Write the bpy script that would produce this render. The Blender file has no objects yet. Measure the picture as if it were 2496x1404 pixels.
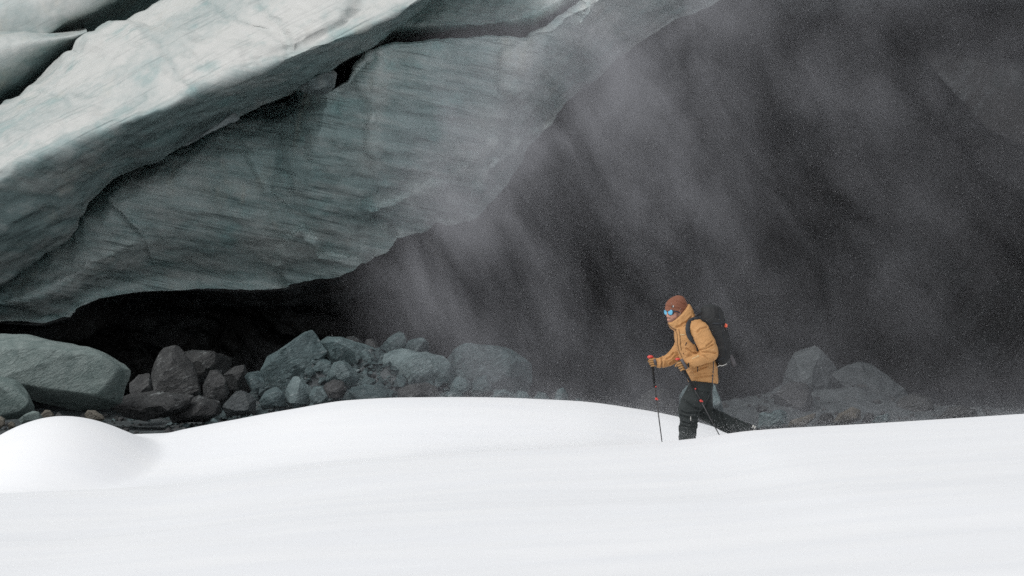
import bpy, bmesh, math, random
import numpy as np
from mathutils import Vector, Matrix
from mathutils.bvhtree import BVHTree

random.seed(7)
SC = bpy.context.scene
COL = SC.collection

# ------------------------------------------------------------------ camera
CZ = 1.30                       # eye height above the cave floor
LENS = 85.0
F = 2496 * LENS / 36.0          # focal length in photo pixels
HY = 820.0                      # photo row of the horizon
cam_d = bpy.data.cameras.new("camera")
cam = bpy.data.objects.new("camera", cam_d)
COL.objects.link(cam)
cam.location = (0, 0, CZ)
cam.rotation_euler = (math.radians(90), 0, 0)
cam_d.lens = LENS
cam_d.sensor_width = 36
cam_d.shift_y = (HY - 702.0) / 2496.0
cam_d.clip_end = 2000
cam_d.dof.use_dof = True
cam_d.dof.focus_distance = 24.0
cam_d.dof.aperture_fstop = 7.1
SC.camera = cam

# ------------------------------------------------------------------ light: bright overcast
SUN_DIR = Vector((-0.42, -0.38, 0.82)).normalized()
world = bpy.data.worlds.new("World")
SC.world = world
world.use_nodes = True
wn, wl = world.node_tree.nodes, world.node_tree.links
for n in list(wn):
    wn.remove(n)
sky = wn.new("ShaderNodeTexSky")
sky.sky_type = 'NISHITA'
sky.sun_disc = False
sky.sun_elevation = math.asin(SUN_DIR.z)
sky.sun_rotation = math.atan2(SUN_DIR.x, SUN_DIR.y)
sky.altitude = 1500
sky.dust_density = 4.0
hs = wn.new("ShaderNodeHueSaturation")
hs.inputs['Saturation'].default_value = 0.12      # cloud cover takes the blue out of the sky
bg = wn.new("ShaderNodeBackground")
bg.inputs['Strength'].default_value = 0.15
wo = wn.new("ShaderNodeOutputWorld")
wl.new(sky.outputs[0], hs.inputs['Color'])
wl.new(hs.outputs[0], bg.inputs['Color'])
wl.new(bg.outputs[0], wo.inputs['Surface'])
sun_d = bpy.data.lights.new("sun", 'SUN')
sun_d.energy = 1.5
sun_d.angle = math.radians(32)
sun_d.color = (1.0, 0.985, 0.96)
sun = bpy.data.objects.new("sun", sun_d)
COL.objects.link(sun)
sun.rotation_euler = SUN_DIR.to_track_quat('Z', 'Y').to_euler()
sun.location = (0, 0, 30)

SC.view_settings.view_transform = 'Standard'
SC.view_settings.look = 'None'
SC.view_settings.gamma = 1.0
SC.view_settings.exposure = -0.01
SC.cycles.use_denoising = False          # the photograph is grainy with fine snow; keep the grain
SC.cycles.volume_step_rate = 2.0
SC.cycles.volume_max_steps = 96
SC.cycles.max_bounces = 5
SC.cycles.diffuse_bounces = 3
SC.cycles.glossy_bounces = 2
SC.cycles.volume_bounces = 0
SC.cycles.caustics_reflective = False
SC.cycles.caustics_refractive = False


# ------------------------------------------------------------------ helpers
def P(px, py, Y):
    """the point of the place seen at photo pixel (px, py) at depth Y"""
    return Vector(((px - 1248.0) / F * Y, Y, CZ - (py - HY) / F * Y))


_rng = np.random.RandomState(3)
_perm = np.concatenate([_rng.permutation(256)] * 3)
_grad = _rng.normal(size=(256, 3))
_grad /= np.linalg.norm(_grad, axis=1)[:, None]


def pnoise(p):
    p = np.asarray(p, float)
    i = np.floor(p).astype(int)
    f = p - i
    u = f * f * f * (f * (f * 6 - 15) + 10)
    i = i & 255
    out = 0
    for dx in (0, 1):
        for dy in (0, 1):
            for dz in (0, 1):
                h = _perm[_perm[_perm[i[:, 0] + dx] + i[:, 1] + dy] + i[:, 2] + dz] & 255
                g = _grad[h]
                d = f - np.array([dx, dy, dz])
                w = (u[:, 0] if dx else 1 - u[:, 0]) * (u[:, 1] if dy else 1 - u[:, 1]) * (u[:, 2] if dz else 1 - u[:, 2])
                out = out + w * (g * d).sum(1)
    return out


def fbm(p, octaves=4, lac=2.03, gain=0.5):
    p = np.asarray(p, float)
    s, a = 0, 1.0
    for k in range(octaves):
        s = s + a * pnoise(p + 17.3 * k)
        p = p * lac
        a *= gain
    return s


def smooth01(t):
    t = np.clip(t, 0, 1)
    return t * t * (3 - 2 * t)


def tag(o, label=None, cat=None, group=None, kind=None):
    if label: o["label"] = label
    if cat: o["category"] = cat
    if group: o["group"] = group
    if kind: o["kind"] = kind
    return o


def link(name, me, mat=None, parent=None, smooth=True):
    o = bpy.data.objects.new(name, me)
    COL.objects.link(o)
    if mat is not None:
        me.materials.clear()
        me.materials.append(mat)
    if smooth:
        me.polygons.foreach_set("use_smooth", [True] * len(me.polygons))
    if parent is not None:
        o.parent = parent
        o.matrix_parent_inverse = parent.matrix_world.inverted() if parent.type == 'EMPTY' else Matrix.Identity(4)
    return o


def empty(name, loc=(0, 0, 0)):
    o = bpy.data.objects.new(name, None)
    COL.objects.link(o)
    o.empty_display_size = 0.2
    o.location = loc
    o.matrix_world = Matrix.Translation(loc)
    return o


def mesh_py(name, verts, faces):
    me = bpy.data.meshes.new(name)
    me.from_pydata([tuple(v) for v in verts], [], [tuple(f) for f in faces])
    me.update()
    return me


def normals_of(me):
    n = np.zeros(len(me.vertices) * 3)
    me.vertices.foreach_get("normal", n)
    return n.reshape(-1, 3)


def coords_of(me):
    c = np.zeros(len(me.vertices) * 3)
    me.vertices.foreach_get("co", c)
    return c.reshape(-1, 3)


def set_coords(me, c):
    me.vertices.foreach_set("co", np.asarray(c, float).ravel())
    me.update()


def float_attr(me, name, vals):
    a = me.attributes.new(name, 'FLOAT', 'POINT')
    a.data.foreach_set("value", np.asarray(vals, float).ravel())


def displace(me, amp, scale, octaves=4, seed=0.0, stretch=(1, 1, 1), ridged=False):
    c, n = coords_of(me), normals_of(me)
    q = c * np.array(stretch) * scale + seed
    h = fbm(q, octaves)
    if ridged:
        h = 0.5 - 2 * np.abs(h)
    set_coords(me, c + n * (h * amp)[:, None])


# ------------------------------------------------------------------ material helpers
class NT:
    def __init__(self, name):
        self.m = bpy.data.materials.new(name)
        self.m.use_nodes = True
        self.t = self.m.node_tree
        self.n, self.l = self.t.nodes, self.t.links
        for x in list(self.n):
            self.n.remove(x)
        self.out = self.n.new("ShaderNodeOutputMaterial")

    def node(self, kind, **kw):
        x = self.n.new(kind)
        for k, v in kw.items():
            setattr(x, k, v)
        return x

    def set(self, sock, v):
        if hasattr(v, "links") or hasattr(v, "is_linked"):
            self.l.new(v, sock)
        else:
            sock.default_value = v

    def pos(self):
        return self.node("ShaderNodeNewGeometry").outputs['Position']

    def mapping(self, vec, loc=(0, 0, 0), rot=(0, 0, 0), scale=(1, 1, 1)):
        if any(rot) and scale != (1, 1, 1):          # turn first, then stretch along the turned axes
            vec = self.mapping(vec, rot=rot)
            rot = (0, 0, 0)
        m = self.node("ShaderNodeMapping")
        self.l.new(vec, m.inputs['Vector'])
        m.inputs['Location'].default_value = loc
        m.inputs['Rotation'].default_value = rot
        m.inputs['Scale'].default_value = scale
        return m.outputs[0]

    def noise(self, vec, scale, detail=4, rough=0.55, dist=0.0):
        x = self.node("ShaderNodeTexNoise")
        self.l.new(vec, x.inputs['Vector'])
        x.inputs['Scale'].default_value = scale
        x.inputs['Detail'].default_value = detail
        x.inputs['Roughness'].default_value = rough
        x.inputs['Distortion'].default_value = dist
        return x.outputs['Fac']

    def ramp(self, fac, a, b, va=0.0, vb=1.0):
        x = self.node("ShaderNodeMapRange")
        x.interpolation_type = 'SMOOTHSTEP'
        self.set(x.inputs['Value'], fac)
        x.inputs['From Min'].default_value = a
        x.inputs['From Max'].default_value = b
        x.inputs['To Min'].default_value = va
        x.inputs['To Max'].default_value = vb
        return x.outputs[0]

    def mix(self, fac, a, b, mode='MIX'):
        x = self.node("ShaderNodeMix", data_type='RGBA', blend_type=mode)
        self.set(x.inputs['Factor'], fac)
        self.set(x.inputs['A'], a if hasattr(a, "is_linked") else (*a, 1))
        self.set(x.inputs['B'], b if hasattr(b, "is_linked") else (*b, 1))
        return [o for o in x.outputs if o.type == 'RGBA'][0]

    def math(self, op, a, b=0.0, clamp=False):
        x = self.node("ShaderNodeMath", operation=op, use_clamp=clamp)
        self.set(x.inputs[0], a)
        self.set(x.inputs[1], b)
        return x.outputs[0]

    def attr(self, name):
        return self.node("ShaderNodeAttribute", attribute_name=name).outputs['Fac']

    def bump(self, h, strength, dist, normal=None):
        x = self.node("ShaderNodeBump")
        x.inputs['Strength'].default_value = strength
        x.inputs['Distance'].default_value = dist
        self.l.new(h, x.inputs['Height'])
        if normal is not None:
            self.l.new(normal, x.inputs['Normal'])
        return x.outputs[0]

    def principled(self, color, rough=0.6, normal=None, spec=0.4, metallic=0.0, **kw):
        b = self.node("ShaderNodeBsdfPrincipled")
        self.set(b.inputs['Base Color'], color if hasattr(color, "is_linked") else (*color, 1))
        self.set(b.inputs['Roughness'], rough)
        b.inputs['Specular IOR Level'].default_value = spec
        b.inputs['Metallic'].default_value = metallic
        if normal is not None:
            self.l.new(normal, b.inputs['Normal'])
        for k, v in kw.items():
            self.set(b.inputs[k], v)
        self.l.new(b.outputs[0], self.out.inputs['Surface'])
        return self.m


def mat_plain(name, col, rough=0.6, spec=0.4, metallic=0.0, var=0.12, vscale=30.0, bump=0.0, bscale=60.0):
    t = NT(name)
    p = t.pos()
    n = t.noise(p, vscale, 4)
    dark = tuple(c * (1 - var) for c in col)
    lite = tuple(min(1, c * (1 + var)) for c in col)
    c = t.mix(t.ramp(n, 0.3, 0.7), dark, lite)
    nor = t.bump(t.noise(p, bscale, 3), bump, 0.01) if bump else None
    return t.principled(c, rough, nor, spec, metallic)


def mat_ice(name, ang, grey, white, dark, streak=0.55, wbias=0.0, rough=0.5, bumpk=0.5, sc=1.0, cream=True, ang2=None):
    """banded glacier ice: fine layers along the dip angle, blotches of weathered white and clear grey"""
    t = NT(name)
    p = t.pos()
    ms = t.mapping(p, rot=(0, math.radians(ang), 0), scale=(0.32 * sc, 0.32 * sc, 4.2 * sc))
    if ang2 is not None:                          # weathered faces show the older layers at another dip
        mb = t.mapping(p, loc=(2, 0, 5), rot=(0, math.radians(ang2), 0), scale=(0.5, 0.5, 3.4))
        vm = t.node("ShaderNodeMix", data_type='VECTOR')
        t.l.new(t.ramp(t.attr("white"), 0.5, 0.6), vm.inputs['Factor'])
        va = [i for i in vm.inputs if i.type == 'VECTOR']
        t.l.new(ms, va[0]); t.l.new(mb, va[1])
        ms = [o for o in vm.outputs if o.type == 'VECTOR'][0]
    n1 = t.noise(ms, 1.6, 5, 0.62)
    ms2 = t.mapping(p, loc=(3, 1, 7), rot=(0, math.radians(ang - 3), 0), scale=(0.36 * sc, 0.5 * sc, 15.0 * sc))
    n1b = t.noise(ms2, 2.2, 4, 0.6)
    n2 = t.noise(p, 0.55 * sc, 4, 0.6)
    n3 = t.noise(p, 9.0 * sc, 4, 0.65)
    n4 = t.noise(t.mapping(p, loc=(11, 5, 2)), 1.5 * sc, 3, 0.6)
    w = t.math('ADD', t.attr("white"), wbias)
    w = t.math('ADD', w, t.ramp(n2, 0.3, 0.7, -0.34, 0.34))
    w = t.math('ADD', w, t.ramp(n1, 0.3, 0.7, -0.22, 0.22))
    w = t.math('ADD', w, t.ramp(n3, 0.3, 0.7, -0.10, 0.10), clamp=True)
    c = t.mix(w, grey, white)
    # bluish and greenish clear patches
    teal = tuple(a * b for a, b in zip(grey, (0.80, 1.05, 1.05)))
    c = t.mix(t.ramp(n4, 0.52, 0.75, 0.0, 0.55), c, teal)
    if cream:
        warm = tuple(a * b for a, b in zip(white, (0.92, 0.87, 0.78)))
        n5 = t.noise(t.mapping(p, loc=(4, 9, 1), scale=(1.6, 1, 0.7)), 0.9 * sc, 4, 0.65)
        c = t.mix(t.ramp(n5, 0.55, 0.75, 0.0, 0.5), c, warm)
    st = t.math('MULTIPLY', t.ramp(n1, 0.54, 0.72, 0.0, 0.6), t.ramp(n2, 0.3, 0.62))
    st2 = t.math('MULTIPLY', t.ramp(n1b, 0.52, 0.66), t.ramp(n4, 0.32, 0.60))
    st = t.math('MAXIMUM', st, st2)
    st = t.math('MULTIPLY', st, t.ramp(t.attr('white'), 0.5, 0.8, 1.0, 0.45))
    c = t.mix(t.math('MULTIPLY', st, streak), c, dark)
    h = t.math('ADD', t.math('MULTIPLY', n1, 1.2), t.math('MULTIPLY', n3, 0.35))
    nor = t.bump(h, bumpk, 0.10)
    return t.principled(c, t.ramp(n3, 0.3, 0.7, rough - 0.08, rough + 0.12), nor, 0.35)


# ------------------------------------------------------------------ materials of the setting
def mat_snow():
    t = NT("snow")
    p = t.pos()
    wind = t.mapping(p, rot=(0, 0, math.radians(8)), scale=(0.35, 1.6, 1.0))
    n1 = t.noise(wind, 1.4, 6, 0.55, 0.3)
    n2 = t.noise(p, 60, 3, 0.6)
    n3 = t.noise(t.mapping(p, scale=(0.22, 2.4, 1.0)), 3.0, 5, 0.5)
    c = t.mix(t.ramp(n1, 0.3, 0.7), (0.855, 0.865, 0.885), (0.885, 0.89, 0.90))
    h = t.math('ADD', t.math('MULTIPLY', n1, 1.0), t.math('MULTIPLY', n3, 0.35))
    nor = t.bump(h, 0.06, 0.05)
    nor = t.bump(n2, 0.08, 0.004, nor)
    return t.principled(c, 0.72, nor, 0.25)


M_SNOW = mat_snow()
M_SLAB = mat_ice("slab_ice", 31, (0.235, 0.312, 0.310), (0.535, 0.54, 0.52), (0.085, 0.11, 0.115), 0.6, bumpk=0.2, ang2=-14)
M_WALL = mat_ice("wall_ice", -9, (0.375, 0.495, 0.492), (0.71, 0.745, 0.725), (0.085, 0.115, 0.12), 0.62, bumpk=0.2)
M_FLAKE = mat_ice("flake_ice", 20, (0.20, 0.235, 0.24), (0.50, 0.51, 0.50), (0.10, 0.12, 0.12), 0.3)
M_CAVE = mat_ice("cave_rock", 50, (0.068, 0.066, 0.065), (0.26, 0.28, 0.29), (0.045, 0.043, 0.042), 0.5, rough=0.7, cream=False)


def mat_rubble(name, base, lite, rough=0.42, scratch=0.5):
    """glassy broken ice and wet rock: cloudy body, pale scratches, speckle"""
    t = NT(name)
    p = t.pos()
    info = t.node("ShaderNodeObjectInfo")
    off = t.node("ShaderNodeCombineXYZ")
    t.l.new(t.math('MULTIPLY', info.outputs['Random'], 40.0), off.inputs[0])
    add = t.node("ShaderNodeVectorMath", operation='ADD')
    t.l.new(p, add.inputs[0])
    t.l.new(off.outputs[0], add.inputs[1])
    q = add.outputs[0]
    n1 = t.noise(q, 3.2, 5, 0.66, 0.9)
    n2 = t.noise(t.mapping(q, rot=(0.2, 0.5, 0.3), scale=(1, 1, 4)), 4.5, 5, 0.68, 1.2)
    n3 = t.noise(q, 24, 4, 0.7)
    tone = t.math('ADD', t.ramp(n1, 0.28, 0.72), t.math('MULTIPLY', t.math('SUBTRACT', info.outputs['Random'], 0.5), 0.7), clamp=True)
    c = t.mix(tone, base, lite)
    c = t.mix(t.ramp(n3, 0.5, 0.72, 0, 0.35), c, tuple(b * 0.45 for b in base))
    sc = t.math('MULTIPLY', t.ramp(n2, 0.57, 0.66), t.ramp(n1, 0.40, 0.62))
    c = t.mix(t.math('MULTIPLY', sc, scratch), c, (0.42, 0.45, 0.45))
    h = t.math('ADD', n2, t.math('MULTIPLY', n3, 0.4))
    nor = t.bump(h, 0.8, 0.05)
    return t.principled(c, t.ramp(n3, 0.3, 0.7, rough - 0.1, rough + 0.2), nor, 0.45)


M_BLOCK = mat_rubble("broken_ice", (0.040, 0.063, 0.067), (0.118, 0.168, 0.174))
M_PALE = mat_rubble("pale_broken_ice", (0.085, 0.122, 0.127), (0.185, 0.240, 0.245), scratch=0.35)
M_DARK = mat_rubble("dark_wet_rock", (0.030, 0.031, 0.032), (0.060, 0.062, 0.062), scratch=0.45)
M_BROWN = mat_rubble("brown_stone", (0.075, 0.066, 0.052), (0.15, 0.135, 0.11), rough=0.6, scratch=0.3)
M_GREEN = mat_rubble("grey_green_boulder", (0.118, 0.160, 0.152), (0.222, 0.268, 0.255), rough=0.5, scratch=0.25)
M_FLOOR = mat_rubble("frozen_silt", (0.055, 0.065, 0.068), (0.105, 0.12, 0.125), rough=0.5, scratch=0.3)


# ------------------------------------------------------------------ snow ground
def curve(keys):
    xs = np.array([k[0] for k in keys], float)
    ys = np.array([k[1] for k in keys], float)
    # monotone cubic
    d = np.diff(ys) / np.diff(xs)
    m = np.zeros_like(ys)
    m[1:-1] = np.where(d[:-1] * d[1:] > 0, 2 * d[:-1] * d[1:] / (d[:-1] + d[1:] + 1e-12), 0)
    m[0], m[-1] = d[0], d[-1]

    def ev(x):
        x = np.clip(x, xs[0], xs[-1])
        i = np.clip(np.searchsorted(xs, x) - 1, 0, len(xs) - 2)
        h = xs[i + 1] - xs[i]
        t = (x - xs[i]) / h
        t2, t3 = t * t, t * t * t
        return (2 * t3 - 3 * t2 + 1) * ys[i] + (t3 - 2 * t2 + t) * h * m[i] + (-2 * t3 + 3 * t2) * ys[i + 1] + (t3 - t2) * h * m[i + 1]
    return ev


Y_R, Y_T, Y_H = 23.0, 25.2, 28.6
ridge_row = curve([(-3500, 1330), (-1200, 1262), (-300, 1222), (0, 1207), (400, 1188), (700, 1152), (900, 1128), (1200, 1103), (1450, 1088), (1614, 1078),
                   (1700, 1069), (1840, 1049), (2100, 1033), (2496, 1008), (3000, 985), (5000, 960)])
trough_row = curve([(-3500, 1320), (-300, 1215), (0, 1199), (400, 1178), (700, 1140), (900, 1119), (1200, 1097), (1450, 1088), (1614, 1100),
                    (1700, 1095), (1840, 1090), (2496, 1080), (5000, 1050)])
hump_row = curve([(-3500, 1100), (-600, 1085), (0, 1072), (200, 1066), (330, 1058), (400, 1056), (450, 1046), (560, 1026), (700, 1001), (850, 977), (1000, 969), (1150, 968),
                  (1400, 978), (1560, 998), (1650, 1015), (1750, 1044), (1850, 1070), (2100, 1090), (2496, 1095), (5000, 1095)])


def snow_z(X, Y):
    X, Y = np.asarray(X, float), np.asarray(Y, float)

    def zrow(fn, Yk):
        return CZ - (fn(1248 + X * F / Yk) - HY) / F * Yk
    zr, zt, zh = zrow(ridge_row, Y_R), zrow(trough_row, Y_T), zrow(hump_row, Y_H)
    z12 = 0.06 + 0.075 * np.clip(X, -3, 4) - 0.0
    z12 = np.minimum(z12, zr + 0.02)
    lev = [(-40.0, z12 - 0.35), (4.0, z12 - 0.30), (12.0, z12 - 0.05), (19.5, zr - 0.10 + 0 * zr), (Y_R, zr), (Y_T, zt), (Y_H, zh), (30.6, np.minimum(zh - 0.22, 0.30)), (33.0, zh * 0 - 0.55), (40.0, zh * 0 - 0.9)]
    z = lev[0][1] + 0 * Y
    for (y0, a), (y1, b) in zip(lev[:-1], lev[1:]):
        t = smooth01((Y - y0) / (y1 - y0))
        if y1 == 12.0 or y1 == 19.5:
            t = np.clip((Y - y0) / (y1 - y0), 0, 1)
        z = np.where(Y >= y0, a + (b - a) * t, z)
    # rounded drift at the left, nearer than the saddle beside it, with a scooped foot
    cx, cy = (120 - 1248) / F * 26.6, 26.7
    r = np.sqrt(((X - cx) / 1.12) ** 2 + ((Y - cy) / 1.75) ** 2)
    z = z + 0.50 * np.clip(1 - (r / 1.1) ** 2, 0, 1) ** 1.5
    sx, sy = (235 - 1248) / F * 25.0, 24.75
    rs = np.sqrt(((X - sx) / 0.62) ** 2 + ((Y - sy) / 0.42) ** 2)
    z = z - 0.045 * np.exp(-rs ** 2)
    # wind sculpting, gentle
    q = np.stack([X * 0.16, Y * 0.34 + X * 0.05, 0 * X], -1).reshape(-1, 3)
    n = fbm(q, 4).reshape(X.shape)
    near = 1 - 0.6 * smooth01((Y - 18) / 4)
    z = z + 0.060 * n * near
    q = np.stack([X * 0.9, Y * 2.6 + X * 0.5, 0 * X], -1).reshape(-1, 3)
    z = z + 0.004 * fbm(q, 3).reshape(X.shape)
    return z


def build_snow():
    ys = np.concatenate([np.linspace(-30, 8, 20), np.linspace(8.3, 21.5, 90), np.linspace(21.6, 33, 170), np.linspace(33.4, 38, 8)])
    xs = np.concatenate([np.linspace(-45, -8, 25), np.linspace(-7.8, 8.0, 300), np.linspace(8.3, 45, 25)])
    X, Y = np.meshgrid(xs, ys)
    Z = snow_z(X, Y)
    v = np.stack([X, Y, Z], -1).reshape(-1, 3)
    nx, ny = len(xs), len(ys)
    f = [(j * nx + i, j * nx + i + 1, (j + 1) * nx + i + 1, (j + 1) * nx + i) for j in range(ny - 1) for i in range(nx - 1)]
    o = link("snow_ground", mesh_py("snow_ground", v, f), M_SNOW)
    return tag(o, "smooth white windblown snow drifts across the foreground", kind="structure")


build_snow()


def floor_h(X, Y):
    q = np.stack([X, Y, 0 * X], -1).reshape(-1, 3)
    s = X.shape
    z = 0.07 * fbm(q * 0.7, 4).reshape(s) + 0.03 * fbm(q * 3.1 + 5, 3).reshape(s)
    c = 1248 + X * F / 36.0
    mound = np.exp(-((c - 860) / 240.0) ** 2) * np.exp(-((Y - 36.3) / 1.2) ** 2)
    z = z + 0.78 * mound * (1 + 0.8 * fbm(q * 2.2 + 9, 4).reshape(s))
    mound2 = np.exp(-((c - 1150) / 200.0) ** 2) * np.exp(-((Y - 36.3) / 1.0) ** 2)
    z = z + 0.36 * mound2
    mound3 = np.exp(-((c - 2080) / 330.0) ** 2) * np.exp(-((Y - 38.5) / 2.0) ** 2)
    return z + 0.42 * mound3 * (1 + 0.7 * fbm(q * 1.6 + 3, 4).reshape(s))


def build_floor():
    ys = np.concatenate([np.linspace(28.5, 42, 170), np.linspace(42.4, 64, 50)])
    xs = np.concatenate([np.linspace(-40, -9, 20), np.linspace(-8.8, 10, 260), np.linspace(10.5, 40, 20)])
    X, Y = np.meshgrid(xs, ys)
    Z = floor_h(X, Y) - 0.9 * smooth01((30.0 - Y) / 1.5)
    v = np.stack([X, Y, Z], -1).reshape(-1, 3)
    nx, ny = len(xs), len(ys)
    f = [(j * nx + i, j * nx + i + 1, (j + 1) * nx + i + 1, (j + 1) * nx + i) for j in range(ny - 1) for i in range(nx - 1)]
    o = link("cave_floor", mesh_py("cave_floor", v, f), M_FLOOR)
    return tag(o, "dark frozen silt and gravel floor of the ice cave", kind="structure")


build_floor()


# ------------------------------------------------------------------ glacier
def resample(rail, n):
    r = np.array(rail, float)
    d = np.concatenate([[0], np.cumsum(np.hypot(np.diff(r[:, 0]), np.diff(r[:, 1])) + 1e-6)])
    t = np.linspace(0, d[-1], n)
    return np.stack([np.interp(t, d, r[:, k]) for k in range(3)], -1)


def loft(rails, nu, segs, closed=False):
    """rails: lists of (px, py, Y); catmull-rom across the rails. -> array (nv, nu, 3)"""
    R = [resample(r, nu) for r in rails]
    m = len(R)
    rows = []
    last = m if closed else m - 1
    for i in range(last):
        if closed:
            a, b, c, d = R[(i - 1) % m], R[i], R[(i + 1) % m], R[(i + 2) % m]
        else:
            a, b, c, d = R[max(i - 1, 0)], R[i], R[min(i + 1, m - 1)], R[min(i + 2, m - 1)]
        for k in range(segs[i]):
            t = k / segs[i]
            m0, m1 = (c - a) * 0.35, (d - b) * 0.35
            t2, t3 = t * t, t * t * t
            rows.append((2 * t3 - 3 * t2 + 1) * b + (t3 - 2 * t2 + t) * m0 + (-2 * t3 + 3 * t2) * c + (t3 - t2) * m1)
    if not closed:
        rows.append(R[-1])
    return np.array(rows)


def grid_mesh(name, G, closed=False, cap=False):
    nv, nu = G.shape[:2]
    g = G.reshape(-1, 3)
    v = np.stack([(g[:, 0] - 1248) / F * g[:, 2], g[:, 2], CZ - (g[:, 1] - HY) / F * g[:, 2]], -1)
    f = []
    for j in range(nv if closed else nv - 1):
        j2 = (j + 1) % nv
        for i in range(nu - 1):
            f.append((j * nu + i, j2 * nu + i, j2 * nu + i + 1, j * nu + i + 1))
    if closed and cap:
        f.append([j * nu for j in range(nv)])
        f.append([j * nu + nu - 1 for j in range(nv)][::-1])
    return mesh_py(name, v, f)


def poly_sd(px, py, poly):
    """signed distance in pixels, positive inside"""
    poly = np.array(poly, float)
    d = np.full(px.shape, 1e9)
    inside = np.zeros(px.shape, bool)
    for a, b in zip(poly, np.roll(poly, -1, 0)):
        ab = b - a
        t = np.clip(((px - a[0]) * ab[0] + (py - a[1]) * ab[1]) / (ab @ ab), 0, 1)
        d = np.minimum(d, np.hypot(px - a[0] - t * ab[0], py - a[1] - t * ab[1]))
        c = ((a[1] > py) != (b[1] > py))
        xs = a[0] + (py - a[1]) * ab[0] / (ab[1] if abs(ab[1]) > 1e-9 else 1e-9)
        inside ^= c & (px < xs)
    return np.where(inside, d, -d)


def line_d(px, py, line):
    d = np.full(px.shape, 1e9)
    line = np.array(line, float)
    for a, b in zip(line[:-1], line[1:]):
        ab = b - a
        t = np.clip(((px - a[0]) * ab[0] + (py - a[1]) * ab[1]) / (ab @ ab), 0, 1)
        d = np.minimum(d, np.hypot(px - a[0] - t * ab[0], py - a[1] - t * ab[1]))
    return d


def shift(rail, dx, dy, Y):
    return [(a + dx, b + dy, Y) for a, b, _ in rail]


def setY(rail, Y):
    return [(a, b, Y) for a, b in rail]


glacier = empty("glacier", P(500, 860, 40))
tag(glacier, "banded grey-white glacier ice overhanging the dark cave from the left", "glacier")

# --- hanging wall and the cave behind it
W0 = [(-900, 1000, 41), (-200, 745, 40.6), (0, 622, 40.5), (150, 515, 40.6), (300, 372, 40.6), (550, 245, 40.5), (700, 205, 40.2), (760, 222, 39.7), (795, 225, 39.5), (830, 205, 39.4), (850, 195, 39.3),
      (870, 165, 39.2), (900, 132, 39.1), (960, 106, 39.0), (1040, 98, 38.9), (1090, 92, 38.9), (1150, 87, 38.8), (1240, 86, 38.7), (1262, 92, 38.7), (1285, 92, 38.7), (1300, 78, 38.6), (1345, 62, 38.6), (1375, 35, 38.6),
      (1430, 2, 38.6), (1560, -90, 38.6), (1800, -300, 38.6), (2300, -700, 39), (3000, -800, 39), (3900, -500, 39), (4500, 200, 39), (4700, 1100, 39)]
WB = [(-900, 1060, 41), (-300, 860, 41.2), (-60, 800, 41.5), (0, 787, 41.6), (100, 792, 41.8), (165, 775, 42), (200, 745, 42), (255, 722, 42), (350, 709, 42.3), (480, 701, 42.5), (600, 706, 42.5),
      (690, 704, 42.4), (740, 692, 42.3), (800, 684, 42.1), (850, 664, 41.9), (870, 640, 41.8), (905, 628, 41.8), (940, 602, 41.7), (990, 572, 41.6), (1030, 560, 41.6), (1070, 545, 41.6), (1135, 540, 41.5), (1175, 515, 41.5),
      (1225, 450, 41.5), (1290, 365, 41.4), (1385, 250, 41.4), (1480, 155, 41.3), (1595, 80, 41.2), (1745, 0, 41.0), (1950, -130, 41.0), (2300, -280, 41), (2900, -330, 41), (3500, -100, 41), (3900, 500, 41), (4000, 1100, 41)]


def corr(rail, keys, n):
    """resample a rail so that the listed vertices fall at the given fractions"""
    out = []
    ks = list(keys)
    for (i0, t0), (i1, t1) in zip(ks[:-1], ks[1:]):
        seg = resample(rail[i0:i1 + 1], max(2, int(round((t1 - t0) * n)) + 1))
        out.append(seg[:-1])
    out.append(np.array([rail[-1]], float))
    a = np.concatenate(out)
    return [tuple(x) for x in resample_idx(a, n)]


def resample_idx(a, n):
    t = np.linspace(0, len(a) - 1, n)
    i = np.arange(len(a))
    return np.stack([np.interp(t, i, a[:, k]) for k in range(3)], -1)


NU = 620
# fractions tie W0 (top edge) to WB (lower edge): left end, below the slab tip, rib, right shoulder, frame top, far end
K0 = [(0, 0), (2, .07), (5, .25), (11, .40), (18, .58), (23, .70), (25, .78), (30, 1)]
K1 = [(0, 0), (3, .07), (9, .25), (13, .40), (21, .58), (25, .70), (28, .78), (34, 1)]


def loft_exact(rails, segs):
    R = [np.array(r, float) for r in rails]
    m = len(R)
    rows = []
    for i in range(m - 1):
        a, b, c, d = R[max(i - 1, 0)], R[i], R[i + 1], R[min(i + 2, m - 1)]
        for k in range(segs[i]):
            t = k / segs[i]
            m0, m1 = (c - a) * 0.4, (d - b) * 0.4
            t2, t3 = t * t, t * t * t
            rows.append((2 * t3 - 3 * t2 + 1) * b + (t3 - 2 * t2 + t) * m0 + (-2 * t3 + 3 * t2) * c + (t3 - t2) * m1)
    rows.append(R[-1])
    return np.array(rows)


w0 = np.array(corr(W0, K0, NU))
wb = np.array(corr(WB, K1, NU))
_i = np.arange(NU)
_k = smooth01((wb[:, 0] - 700) / 250) * smooth01((2000 - wb[:, 0]) / 300)          # ragged, chipped lower edge
wb[:, 0] += 16 * _k * fbm(np.stack([_i * 0.07, 0 * _i, 0 * _i + 2.5], -1), 3)
wb[:, 1] += 20 * _k * fbm(np.stack([_i * 0.06, 0 * _i + 4.0, 0 * _i], -1), 3)
tuck = smooth01((800 - w0[:, 0]) / 120)                        # under the slab it is hollowed back
w0[:, 2] += 2.7 * tuck


def lerp_rail(t, dy=0.0):
    r = w0 * (1 - t) + wb * t
    r[:, 2] += dy
    return r


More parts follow.
